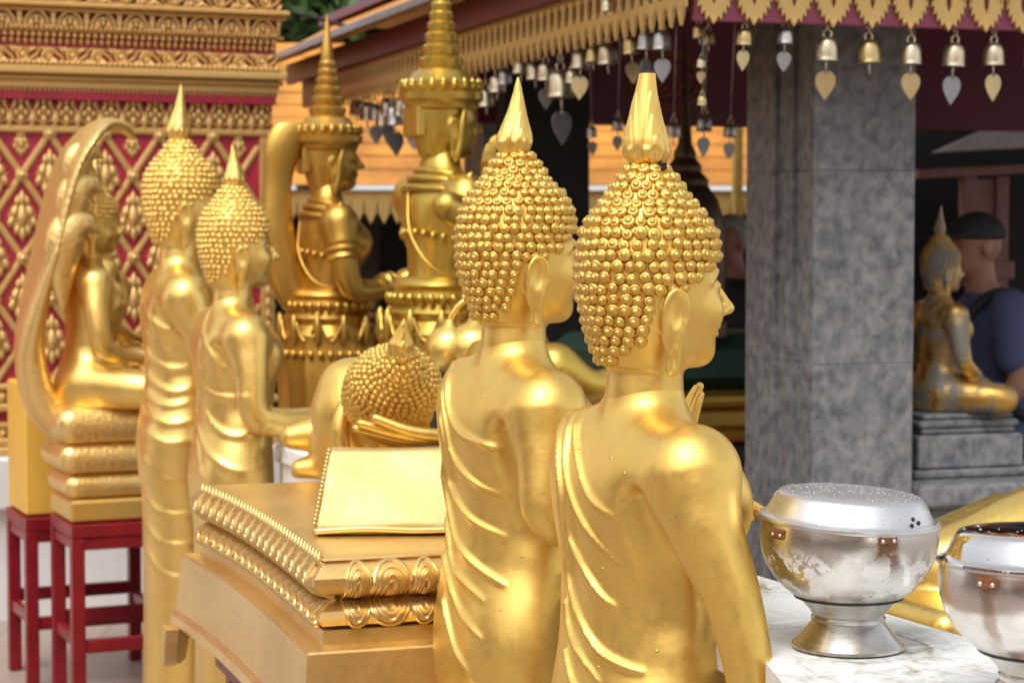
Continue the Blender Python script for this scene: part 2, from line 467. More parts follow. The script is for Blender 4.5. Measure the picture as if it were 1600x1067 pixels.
YELLOWPAINT = plain('ochre_yellow_paint', (.72, .42, .06), .5, 0, .08, 5)
YPOST = plain('yellow_post_paint', (.86, .58, .12), .4)
GREENC = plain('dark_green_cloth', (.010, .045, .028), .7)
# ------------------------------------------------------------------ statue anatomy (statue frame: +x is where it faces, +y its left, z up)
SKULL = [(.000, -.018, 0, .050, .050), (.04, -.013, 0, .069, .066), (.08, -.006, 0, .088, .078), (.12, -.002, 0, .098, .083), (.16, .001, 0, .100, .084),
         (.19, .002, 0, .094, .079), (.212, .001, 0, .080, .070), (.226, 0, 0, .065, .060), (.237, 0, 0, .055, .052), (.252, 0, 0, .046, .045), (.266, 0, 0, .037, .036),
         (.279, 0, 0, .025, .025), (.287, 0, 0, .012, .012)]
CHIN = 1.40
def head_mesh(name, h, mat, ears=True, neck=True):
    S = SDF((-.125, -.115, -.10), (.155, .115, .30), h)
    S.loft(SKULL, sm=3)
    S.ell((.026, 0, .080), (.080, .069, .088), .02)                 # face mask
    S.ell((.050, 0, .040), (.048, .050, .044), .02)                 # jaw
    S.ell((.084, 0, .016), (.018, .026, .019), .02)                 # chin
    for y in (-1, 1):
        S.ell((.070, y*.034, .075), (.030, .026, .026), .02)        # cheek
        pts = [(.099, y*.008, .124), (.097, y*.026, .133), (.084, y*.046, .128), (.070, y*.058, .117)]
        S.chain(pts, [.0042, .0046, .004, .003], .006)              # arched brow
        S.ell((.089, y*.030, .112), (.0125, .019, .0085), .004, Matrix.Rotation(y*.45, 3, 'Z'))   # lowered lid
        S.chain([(.099, y*.014, .108), (.099, y*.030, .104), (.086, y*.046, .108)], [.0022, .0026, .002], .002)
        S.ell((.112, y*.0135, .0745), (.012, .0085, .0075), .005)   # nostril wing
    S.cap((.098, 0, .124), (.126, 0, .082), .0075, .0105, .010)     # nose ridge
    S.ell((.129, 0, .078), (.012, .0105, .0085), .006)
    S.ell((.101, 0, .0530), (.013, .025, .0055), .004)              # lips
    S.ell((.100, 0, .0425), (.0125, .020, .0065), .004)
    if ears:
        for y in (-1, 1):
            R = Matrix.Rotation(y*.22, 3, 'Z') @ Matrix.Rotation(.06, 3, 'Y')
            S.ell((-.002, y*.081, .066), (.019, .0085, .046), .006, R)
            S.ell((.000, y*.093, .078), (.0105, .0075, .026), .003, R, 'd')
            ring = [(-.002+.018*math.cos(t)+.002, y*(.085+.004*math.sin(t)), .075+.033*math.sin(t)) for t in np.linspace(-.5, 4.4, 13)]
            S.chain(ring, [.0045]*13, .003)
            S.cap((.004, y*.084, .050), (-.002, y*.080, .000), .0095, .0115, .008, flat=((0, y, 0), .55))
            S.ell((-.001, y*.088, .014), (.0035, .005, .016), .002, None, 'd')
            S.ell((.012, y*.083, .062), (.006, .006, .008), .003)
    if neck:
        S.loft([(-.10, -.004, 0, .056, .058), (-.06, -.004, 0, .0575, .0595), (-.03, -.004, 0, .055, .057), (-.0, -.003, 0, .053, .054), (.05, -.002, 0, .053, .053)], .012)
    V, Q = S.net()
    return mesh(name, V, Q, mat)
def skull_at(z):
    d = dense(SKULL, sm=3); return [float(np.interp(z, d[0], q)) for q in d[1:]]
def curl_spots(sp, jit=.30, seed=1):
    """rows of snail curls over the scalp, from the nape to the top of the topknot"""
    r = np.random.default_rng(seed); out = []; z = .010; row = 0
    while z < .286:
        cx, cy, a, b = skull_at(z); e = .003
        c2 = skull_at(min(z+e, .2865)); c1 = skull_at(max(z-e, 0)); da = (c2[2]+c2[3]-c1[2]-c1[3])/2/(2*e)
        per = math.pi*(3*(a+b)-math.sqrt((3*a+b)*(a+3*b)))
        n = max(4, int(round(per/sp)))
        for i in range(n):
            t = 2*math.pi*(i+.5*(row % 2)+jit*r.uniform(-1, 1)*.6)/n
            deg = abs(math.degrees(math.atan2(math.sin(t), math.cos(t))))
            zmin = float(np.interp(deg, [0, 30, 60, 78, 88, 100, 108, 122, 180], [.158, .150, .124, .100, .108, .106, .052, .012, .004]))
            if z < zmin: continue
            p = np.array([cx+a*math.cos(t), cy+b*math.sin(t), z+jit*sp*.3*r.uniform(-1, 1)])
            nn = np.array([math.cos(t)/a, math.sin(t)/b, -da/min(a, b)*1.0]); nn /= np.linalg.norm(nn)
            nn = nn+r.normal(0, .09, 3); nn /= np.linalg.norm(nn); out.append((p, nn, r.uniform(.86, 1.10), r.uniform(0, 6.28)))
        z += sp*.92/math.sqrt(1+da*da); row += 1
    return out
def curl_mesh(name, mat, n=10):
    prof = [(.80, -.5), (1.0, -.05), (1.0, .28), (.88, .58), (.66, .74), (.56, .70), (.50, .80), (.34, .98), (.14, 1.06)]
    V = []; F = []; m = len(prof)
    for k, (r, z) in enumerate(prof):
        for i in range(n):
            a = 2*math.pi*i/n
            rr = r*(1+(.05*math.sin(a+1) if 2 <= k <= 6 else 0)); zz = z+(.07*math.cos(a) if 3 <= k <= 6 else 0)
            V.append((rr*math.cos(a), rr*math.sin(a), zz))
    for k in range(m-1):
        for i in range(n):
            j = (i+1) % n; F.append((k*n+i, k*n+j, k*n+n+j, k*n+n+i))
    F.append(tuple((m-1)*n+i for i in range(n)))
    return mesh(name, V, F, mat, True)
def orient(p, nn, s, spin):
    q = Vector(nn).to_track_quat('Z', 'Y').to_matrix().to_4x4()
    return Matrix.Translation(Vector(p)) @ q @ RZ(spin) @ Matrix.Scale(s, 4)
def add_curls(root, head, M_world, sp, rad, mat, single=True, seed=1, n=10):
    """curls on a head: the 300 that face the camera as single parts, the rest joined"""
    spots = curl_spots(sp, seed=seed); me = curl_mesh('hair_curl', mat, n); R3 = M_world.to_3x3()
    cam = Vector((0, 0, EYE)); sc = []
    for p, nn, k, a in spots:
        w = M_world @ Vector(p); sc.append(-((R3 @ Vector(nn)).normalized().dot((cam-w).normalized())))
    order = np.argsort(sc); take = set(int(i) for i in order[:300]) if single else set()
    base = np.array([v.co for v in me.vertices]); fac = [tuple(p.vertices) for p in me.polygons]; jv = []; jf = []; o = 0
    for i, (p, nn, k, a) in enumerate(spots):
        M = orient(p, nn, rad*k, a)
        if i in take: link('hair_curl', me, head, mat4=M)
        else:
            A = np.array(M); jv.append(base @ A[:3, :3].T+A[:3, 3]); jf += [tuple(q+o for q in f) for f in fac]; o += len(base)
    if jv:
        ob = link('hair_curls', mesh('hair_curls', np.concatenate(jv), jf, mat, True), head); ob['kind'] = 'stuff'
def flame_mesh(name, mat, hgt, rad, cut=0.0, seed=0, fat=1.0, nt=70, na=80):
    """flame finial: a bulb that rises into a pointed flame with nested leaf relief"""
    T_ = np.linspace(0, 1, nt); V = []; F = []
    rp = np.interp(T_, [0, .08, .18, .30, .45, .60, .75, .90, 1], [.60, .85, 1.0, .92, .70*fat, .52*fat, .36*fat, .21*fat, .06] if cut <= 0 else [.50, .80, 1.0, .97, .84, .71, .59, .47, .40])
    rp = np.convolve(np.pad(rp, 2, 'edge'), [.1, .2, .4, .2, .1], 'valid')
    r = np.random.default_rng(seed)
    for i, t in enumerate(T_):
        for j in range(na):
            a = 2*math.pi*j/na; q = ((a+math.pi/4) % (math.pi/2)-math.pi/4)/(math.pi/4); d = 0.0
            for top, wd, am in ((.80, .95, .07), (.56, .62, .07), (.34, .36, .06)):
                if t < top:
                    edge = wd*(1-(t/top))**.55
                    d += am*float(np.clip((edge-abs(q))*5+.5, 0, 1))
                    d += .05*math.exp(-((edge-abs(q))/.10)**2)
            if .06 < t < .24: d += .08*math.cos(a*9+.8*math.sin(3*a+seed))*math.sin((t-.06)/.18*math.pi)
            rr = rad*rp[i]*(.90+d*(1 if t < .85 else .3))
            V.append((rr*math.cos(a)+.004*math.sin(t*3+seed), rr*math.sin(a), hgt*t))
    for i in range(nt-1):
        for j in range(na):
            k = (j+1) % na; F.append((i*na+j, i*na+k, i*na+na+k, i*na+na+j))
    F.append(tuple(range(na-1, -1, -1))); F.append(tuple((nt-1)*na+j for j in range(na)))
    return mesh(name, V, F, mat, True, 50)
def hand_field(h, curl=.25, spread=1.0, thumb=-1, length=1.0):
    """a hand: wrist at the origin, fingers up +z, palm towards +x, thumb on the given side of y"""
    S = SDF((-.05, -.09, -.06), (.11, .09, .20), h)
    S.rbox((0, 0, .042), (.014, .037, .044), .012)
    S.cap((0, 0, -.05), (0, 0, .02), .024, .025, .02)
    for i, (y, L) in enumerate(((-.0285, .068), (-.0095, .080), (.0095, .076), (.0285, .058))):
        y2 = y*spread; L *= length; c = curl*(1+.15*i)
        p0 = np.array([0, y, .078]); p1 = p0+np.array([L*.42*math.sin(c*.5), (y2-y)*.5, L*.42*math.cos(c*.5)])
        p2 = p1+np.array([L*.33*math.sin(c*1.2), (y2-y)*.3, L*.33*math.cos(c*1.2)]); p3 = p2+np.array([L*.25*math.sin(c*1.9), 0, L*.25*math.cos(c*1.9)])
        S.chain([p0, p1, p2, p3], [.0098, .0088, .0080, .0062], .006, .002)
    s = thumb
    S.chain([(.004, s*.028, .022), (.016, s*.045, .050), (.022, s*.047, .082)], [.0125, .0105, .0075], .010, .003)
    return S
def standing_body(h, rarm, larm, cape=True, k_arm=.012, zlo=0.0, wide=1.0):
    S = SDF((-.24, -.40, -.01), (.46, .36, 1.42), h)
    S.loft([(0.03, .0, 0, .115, .145), (.10, 0, 0, .112, .140), (.4, .005, 0, .105, .140), (.7, .002, 0, .104, .150), (.86, .0, 0, .106, .156), (.95, .002, 0, .102, .146),
            (1.04, .008, 0, .096, .128), (1.12, .012, 0, .104, .126), (1.20, .010, 0, .112, .140), (1.255, .006, 0, .106, .146), (1.292, .0, 0, .088, .128), (1.316, -.004, 0, .064, .080), (1.335, -.004, 0, .0565, .059), (1.365, -.004, 0, .055, .057), (1.42, -.004, 0, .045, .048)])
    for y in (-1, 1):
        S.ell((.070, y*.062, 1.205), (.050, .068, .060), .05)
        S.cap((-.012, y*.045, 1.290), (-.012, y*(.150 if y < 0 else .125), 1.268), .036, .050, .04)
        S.ell((-.040, y*.075, 1.225), (.052, .062, .085), .05)      # shoulder blade
        S.ell((-.030, y*.066, .845), (.072, .078, .105), .06)       # hip
        S.ell((.085, y*.062, .030), (.105, .042, .034), .02)        # foot
    if cape:   # robe over the left shoulder and arm, hanging straight to the shins
        S.loft([(.10, -.005, .085, .078, .070), (.5, -.005, .085, .078, .070), (.9, -.003, .085, .078, .072), (1.15, .0, .095, .076, .072), (1.25, .0, .118, .068, .066), (1.31, -.002, .120, .046, .048)], .06)
    S.cap((-.030, 0, 1.22), (-.036, 0, .95), .05, .045, .05)
    if rarm:
        S.chain(rarm[0], rarm[1], .045, k_arm)
        S.cap((-.074, -.120, 1.222), (-.040, -.160, 1.06), .012, .030, .035, 'd')      # hollow under the arm
    if larm: S.chain(larm[0], larm[1], .045, .03)
    return S
ARM_DOWN = ([(-.014, -.160, 1.256), (-.010, -.188, 1.190), (.012, -.222, 1.103), (.026, -.238, 1.025), (.036, -.246, .94), (.046, -.250, .80), (.05, -.25, .755)], [.064, .053, .040, .0345, .031, .026, .025])
ARM_BENT = ([(-.022, -.162, 1.250), (-.034, -.186, 1.175), (-.040, -.200, 1.105), (-.012, -.206, 1.080), (.06, -.200, 1.078), (.20, -.180, 1.085), (.25, -.172, 1.09)], [.064, .048, .042, .041, .037, .029, .026])
LARM_UP = ([(0, .140, 1.250), (.02, .155, 1.17), (.05, .155, 1.09), (.10, .17, 1.15), (.145, .125, 1.235)], [.060, .05, .046, .038, .027])

def standing_statue(name, label, cat, loc, rz, s, rarm, larm, h=.0029, hh=.0023, mat=G_NEAR, cmat=G_CURL, sp=.0166, rad=.0096, single=True, folds=None, fold_h=.006, fold_w=.007,
                    fl=dict(hgt=.128, rad=.036), lhand=None, rhand=None, seed=1, group=None, ncurl=10, cape=True):
    root = thing(name, label, cat, loc, rz, group, s)
    Mw = Matrix.Translation(loc) @ RZ(rz) @ Matrix.Scale(s, 4)
    S = standing_body(h, rarm, larm, cape); V, Q = S.net()
    if folds:
        P = cast_paths(V, Q, Mw, folds); V = ridges(V, Q, P, fold_h, fold_w)
    body = link('body', mesh('body', V, Q, mat), root)
    hd = link('head', head_mesh('head', hh, mat), root, (0, 0, CHIN))
    add_curls(root, hd, Mw @ T(0, 0, CHIN), sp, rad, cmat, single, seed, ncurl)
    f = link('flame_finial', flame_mesh('flame_finial', mat, fl['hgt'], fl['rad'], fl.get('cut', 0), seed, fl.get('fat', 1.0)), hd, (0, 0, .278))
    for hand in (lhand, rhand):
        if hand is not None:
            Sv, Sq = hand_field(.0026, **hand[1]).net(1); link('hand', mesh('hand', Sv, Sq, mat), root, mat4=hand[0])
    return root, Mw

# ------------------------------------------------------------------ the two near statues
RPOS = at(1011, 600, 3.0); RPOS.z = 0
R_FOLDS = [[(914, 618), (902, 688), (922, 772), (964, 812)], [(899, 632), (886, 713), (897, 777), (927, 836), (971, 883)], [(890, 760), (893, 830), (912, 881), (941, 930), (968, 952)],
           [(889, 850), (893, 905), (907, 960), (936, 1014), (976, 1041), (1010, 1051)], [(888, 930), (893, 980), (907, 1019), (940, 1072)], [(886, 1010), (896, 1060), (915, 1100)],
           [(880, 650), (876, 720), (882, 800), (886, 880)]]
R_root, R_M = standing_statue('standing_buddha_statue', 'gilded standing Buddha statue with a broken flat flame tip, nearest the steel bowls', 'statue', RPOS, RG, 1.0,
    ARM_DOWN, LARM_UP, folds=R_FOLDS, fold_h=.0100, fold_w=.0060, fl=dict(hgt=.134, rad=.0325, cut=.30, fat=1.13), seed=3, group='standing gilded statues in the row',
    lhand=(T(.108, .105, 1.205) @ RZ(-.2) @ Matrix.Rotation(.1, 4, 'Y'), dict(curl=.15, thumb=-1)), rhand=(T(.05, -.25, .765) @ Matrix.Rotation(math.pi-.15, 4, 'Y'), dict(curl=.3, thumb=1)))
# black cap and box paint in the dark of its broken socket and bulb gap
_hd = [c for c in R_root.children if c.name.startswith('head')][0]
MB().lathe([(.0085, 0), (.0085, .002), (.006, .0035), (.003, .004)], 12).ob('broken_tip', BLACK, _hd, True, 40, loc=(.001, 0, .278+.1338))
MB().box((-.005, -.004, 0), (.005, .004, .010), .001).ob('bulb_gap_black', BLACK, _hd, mat4=T(.010, -.026, .276))
LPOS = at(806, 560, 3.60); LPOS.z = .036
L_FOLDS = [[(708, 552), (702, 629), (724, 678), (788, 705)], [(694, 600), (699, 658), (714, 718), (749, 757), (800, 777)], [(690, 640), (699, 703), (709, 762), (739, 812), (795, 841)],
           [(692, 720), (706, 797), (719, 851), (754, 891), (794, 917)], [(694, 780), (704, 836), (714, 891), (758, 942)], [(694, 850), (704, 905), (724, 960), (756, 1003)], [(694, 930), (704, 980), (719, 1024), (748, 1070)]]
L_root, L_M = standing_statue('standing_buddha_statue', 'gilded standing Buddha statue with a sharp flame tip and bent arm, beside the pillow', 'statue', LPOS, RG+.02, 1.0,
    ARM_BENT, LARM_UP, folds=L_FOLDS, fold_h=.0100, fold_w=.0064, fl=dict(hgt=.134, rad=.030), seed=5, group='standing gilded statues in the row',
    rhand=(T(.25, -.172, 1.09) @ RZ(.2) @ Matrix.Rotation(math.pi/2, 4, 'Y'), dict(curl=.35, thumb=1)))
# ------------------------------------------------------------------ more statues of the row
G_ROW = 'standing gilded statues in the row'
T1POS = at(283, 420, 6.35); T1POS.z = .0
T1_FOLDS = [[(222, 470), (236, 500), (262, 517), (285, 515)], [(222, 500), (238, 530), (262, 548), (285, 545)], [(221, 530), (240, 562), (268, 577), (300, 573)], [(220, 560), (240, 595), (268, 612), (302, 606)],
            [(219, 590), (238, 622), (264, 634), (300, 627)], [(219, 615), (240, 650), (268, 662), (305, 655)], [(219, 650), (240, 682), (266, 692), (305, 686)], [(219, 700), (240, 735), (270, 750), (308, 748)],
            [(220, 750), (240, 790), (270, 805), (305, 802)], [(222, 800), (245, 840), (275, 852), (305, 848)], [(226, 850), (250, 890), (275, 902), (305, 898)], [(216, 440), (214, 520), (215, 640), (216, 760), (220, 860)], [(228, 410), (218, 430), (216, 470)]]
T1_root, T1_M = standing_statue('standing_buddha_statue', 'tall slim gilded standing Buddha statue beside the red stools, swag folds down its robe', 'statue', T1POS, RG-.1, 1.10,
    ([(-.010, -.155, 1.250), (.02, -.180, 1.16), (.045, -.188, 1.04), (.07, -.19, .90), (.09, -.185, .76)], [.060, .046, .041, .034, .026]), LARM_UP, h=.0075, hh=.0045, mat=G_FAR, cmat=G_FAR,
    sp=.0165, rad=.0088, single=False, folds=T1_FOLDS, fold_h=.007, fold_w=.009, fl=dict(hgt=.155, rad=.031), seed=11, group=G_ROW, ncurl=7)
T2POS = at(365, 420, 5.6); T2POS.z = .137
T2_FOLDS = [[(330, 480), (318, 520), (340, 570), (370, 580)], [(322, 500), (310, 560), (325, 610), (360, 622), (395, 620)], [(318, 560), (316, 620), (335, 665), (370, 682), (405, 668), (422, 655)],
            [(312, 600), (308, 650), (322, 700), (355, 730), (395, 735), (425, 712)], [(308, 660), (312, 720), (318, 750)]]
T2_root, T2_M = standing_statue('standing_buddha_statue', 'gilded standing Buddha statue behind the reclining figure, forearm held out level', 'statue', T2POS, RG, .93,
    ([(-.010, -.165, 1.250), (-.010, -.195, 1.16), (-.004, -.210, 1.05), (.080, -.205, 1.02), (.22, -.160, 1.03), (.30, -.12, 1.04)], [.062, .049, .043, .041, .031, .028]), LARM_UP, h=.0075, hh=.0045, mat=G_FAR, cmat=G_FAR,
    sp=.0165, rad=.0086, single=False, folds=T2_FOLDS, fold_h=.008, fold_w=.009, fl=dict(hgt=.12, rad=.028, fat=1.1), seed=13, group=G_ROW, ncurl=8)
link('base', MB().lathe([(.19, -.14), (.19, -.03), (.165, -.02), (.165, .02)], 32).me('base', G_BASE, True, 40), T2_root)
MPOS = at(815, 330, 4.75); MPOS.z = .06
M_root, M_M = standing_statue('standing_buddha_statue', 'gilded standing statue almost hidden behind the bent arm statue, its arm reaching right', 'statue', MPOS, RG+.1, .96,
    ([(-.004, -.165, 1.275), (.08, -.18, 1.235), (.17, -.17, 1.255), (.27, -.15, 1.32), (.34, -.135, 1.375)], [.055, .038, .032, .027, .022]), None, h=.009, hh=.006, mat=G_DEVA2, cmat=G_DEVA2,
    sp=.018, rad=.009, single=False, fl=dict(hgt=.150, rad=.030), seed=17, group=G_ROW, ncurl=7)

# ------------------------------------------------------------------ seated figures
def seated_body(h, mirror=1):
    """cross-legged figure; the seat is z = 0, the chin is at z = .60"""
    S = SDF((-.22, -.40, -.01), (.36, .40, .63), h); o = -.80
    S.loft([(z+o, cx, cy, a, b) for z, cx, cy, a, b in [(.80, -.02, 0, .13, .17), (.88, -.02, 0, .125, .16), (.96, -.012, 0, .108, .138), (1.04, .002, 0, .098, .126), (1.12, .012, 0, .106, .142), (1.20, .018, 0, .120, .160),
            (1.26, .010, 0, .112, .160), (1.305, .0, 0, .086, .130), (1.34, -.004, 0, .062, .085), (1.375, -.004, 0, .055, .060)]])
    for y in (-1, 1):
        S.ell((.085, y*.070, 1.205+o), (.05, .07, .06), .05)
        S.cap((-.010, y*.035, 1.335+o), (-.008, y*.165, 1.292+o), .036, .050, .05)
        S.chain([(-.02, y*.09, .085), (.13, y*.25, .075), (.20, y*.28, .07)], [.098, .080, .070], .04, .03)
        S.chain([(.20, y*.28, .065), (.25, y*.05, .075+.03*(y > 0)), (.20, -y*.12, .08+.04*(y > 0))], [.068, .055, .038], .03, .02)
        S.chain([(-.004, y*.180, 1.275+o), (-.01, y*.225, .36), (.01, y*.235, .25), (.10, y*.17, .19), (.19, y*.05, .175)], [.060, .048, .042, .036, .028], .04, .012)
    return S
def seated_statue(name, label, cat, loc, rz, s, h, mat, cmat, group=None, fl=True, sp=.0165, rad=.0085, seed=2, folds=None, headscale=1.0):
    root = thing(name, label, cat, loc, rz, group, s)
    V, Q = seated_body(h).net(1)
    link('body', mesh('body', V, Q, mat), root)
    hd = link('head', head_mesh('head', .005, mat), root, (0, 0, .60))
    add_curls(root, hd, Matrix.Translation(loc) @ RZ(rz) @ Matrix.Scale(s, 4) @ T(0, 0, .60), sp, rad, cmat, False, seed, 7)
    if fl: link('flame_finial', flame_mesh('flame_finial', mat, .15, .03, 0, seed, 1, 20, 24), hd, (0, 0, .278))
    return root

# red stools with what stands on them
def red_stool(label, corner, L, Wd, top, rz):
    """corner: near-left corner of the stool on the ground; L runs away, Wd to the right"""
    r = thing('red_stool', label, 'stool', (corner[0], corner[1], 0), rz, 'red wooden stools by the white plinth'); t = .043
    MB().box((0, 0, top-.045), (Wd, L, top), .004).ob('seat_top', STOOL, r)
    MB().box((.004, .004, top-.085), (Wd-.004, t-.004, top-.047), .003).ob('apron', STOOL, r)
    MB().box((.004, L-t+.004, top-.085), (Wd-.004, L-.004, top-.047), .003).ob('apron', STOOL, r)
    MB().box((.006, t, top-.085), (t-.006, L-t, top-.047), .003).ob('apron', STOOL, r)
    lg = MB().box((0, 0, 0), (t, t, top-.046), .004).me('leg', STOOL)
    for x, y in ((0, 0), (Wd-t, 0), (0, L-t), (Wd-t, L-t)): link('leg', lg, r, (x, y, 0))
    z = .20
    MB().box((t, .008, z), (Wd-t, t-.008, z+.045), .003).ob('stretcher', STOOL, r)
    MB().box((t, L-t+.008, z+.05), (Wd-t, L-.008, z+.095), .003).ob('stretcher', STOOL, r)
    MB().box((.008, t, z+.02), (t-.008, L-t, z+.06), .003).ob('stretcher', STOOL, r)
    MB().box((Wd-t+.008, t, z+.02), (Wd-.008, L-t, z+.06), .003).ob('stretcher', STOOL, r)
    return r
c1 = at(112, 825, 6.80); c2 = at(40, 812, 7.2)
red_stool('red painted stool carrying the statue shaded by the many-headed serpent', c1, .34, .46, .625, RG)
red_stool('red painted stool farther back carrying the yellow box plinth', c2, .36, .48, .590, RG)
SM = Matrix.Translation((c1.x, c1.y, 0)) @ RZ(RG)
# serpent throne: plinth, three coils, hood of cobra heads
nb = SM @ Vector((.150, .17, .629))
nt_ = thing('serpent_throne', 'gold serpent coiled in three tiers, its hood arching over the seated statue', 'statue', nb, RG)
MB().box((-.150, -.165, .0), (.235, .165, .075), .01).ob('plinth', G_FAR, nt_)
for i, (zc, r, e) in enumerate(((.118, .043, .165), (.210, .050, .185), (.318, .062, .195))):
    S = SDF((-.32, -.30, zc-.10), (.32, .30, zc+.10), .008)
    S.rbox((0.03, 0, zc), (e+.03, e, r), r*.92); V, Q = S.net(1); link('coil', mesh('coil', V, Q, G_SCALE), nt_)
S = SDF((-.42, -.26, .20), (.26, .26, 1.42), .008)
spine = [(-.13, .30), (-.215, .40), (-.245, .56), (-.225, .72), (-.190, .87), (-.145, 1.06), (-.092, 1.20), (-.01, 1.290), (.06, 1.295), (.105, 1.265)]
sp_ = smooth_path([(x, 0, z) for x, z in spine], 4); wd = np.interp(np.linspace(0, 1, len(sp_)), [0, .2, .45, .7, .85, 1], [.070, .075, .19, .20, .10, .03]); th = np.interp(np.linspace(0, 1, len(sp_)), [0, .2, .45, .8, 1], [.065, .050, .030, .024, .012])
def hood_f(X, Y, Z):
    best = None
    for i in range(len(sp_)-1):
        ax, az = sp_[i][0], sp_[i][2]; bx, bz = sp_[i+1][0]-ax, sp_[i+1][2]-az; L2 = bx*bx+bz*bz+1e-9
        t = np.clip(((X-ax)*bx+(Z-az)*bz)/L2, 0, 1); d = np.sqrt((X-ax-t*bx)**2+(Z-az-t*bz)**2); w_ = wd[i]+(wd[i+1]-wd[i])*t; h_ = th[i]+(th[i+1]-th[i])*t
        if best is None: best, Wd_, Th_ = d, w_, h_
        else:
            m_ = d < best; best = np.where(m_, d, best); Wd_ = np.where(m_, w_, Wd_); Th_ = np.where(m_, h_, Th_)
    return (np.sqrt((best/Th_)**2+(Y/Wd_)**2)-1)*Th_
S.put(hood_f, S.lo, S.lo+(S.n-1)*S.h)
V, Q = S.net(1)
hd_ = link('hood', mesh('hood', V, Q, G_SCALE), nt_)
for sgn in (-1,):
    for k, (x, z, y, sz) in enumerate(((-.140, .955, .140, 1.40), (-.112, 1.085, .125, 1.22), (-.092, 1.195, .085, 1.05))):
        S = SDF((-.16, -.12, -.26), (.16, .12, .12), .008)
        S.chain([(-.055, 0, -.23), (-.045, 0, -.10), (-.015, 0, -.012), (.035, 0, .006), (.075, 0, -.022)], [.006, .046, .058, .038, .006], .0, flat=((0, 1, 0), .8))
        V, Q = S.net(1)
        link('cobra_head', mesh('cobra_head', V, Q, G_SCALE), nt_, mat4=T(x+.01, sgn*y, z) @ RZ(sgn*.12) @ Matrix.Rotation(-.12, 4, 'Y') @ Matrix.Scale(sz*.82, 4))
seated_statue('seated_buddha_statue', 'gold seated Buddha statue sheltered under the arching serpent hood', 'statue', nb+ROWB*-.045+Vector((0, 0, .372)), RG-.05, .84, .009, G_FAR, G_FAR, sp=.0190, rad=.0105, seed=21)
S2 = Matrix.Translation((c2.x, c2.y, 0)) @ RZ(RG)
p2 = S2 @ Vector((.16, .20, .594))
yb = MB().box((-.15, -.16, 0), (.30, .16, .455), .008).ob('box_plinth', YELLOWPAINT, None, loc=p2); yb.rotation_euler = (0, 0, RG)
tag(yb, 'plain ochre yellow box plinth on the rear red stool', 'plinth')
seated_statue('seated_buddha_statue', 'gold seated statue on the yellow box, only arm and knee showing past the serpent', 'statue', p2+ROWB*.14+Vector((0, 0, .459)), RG, .78, .010, G_FAR, G_FAR, seed=23)

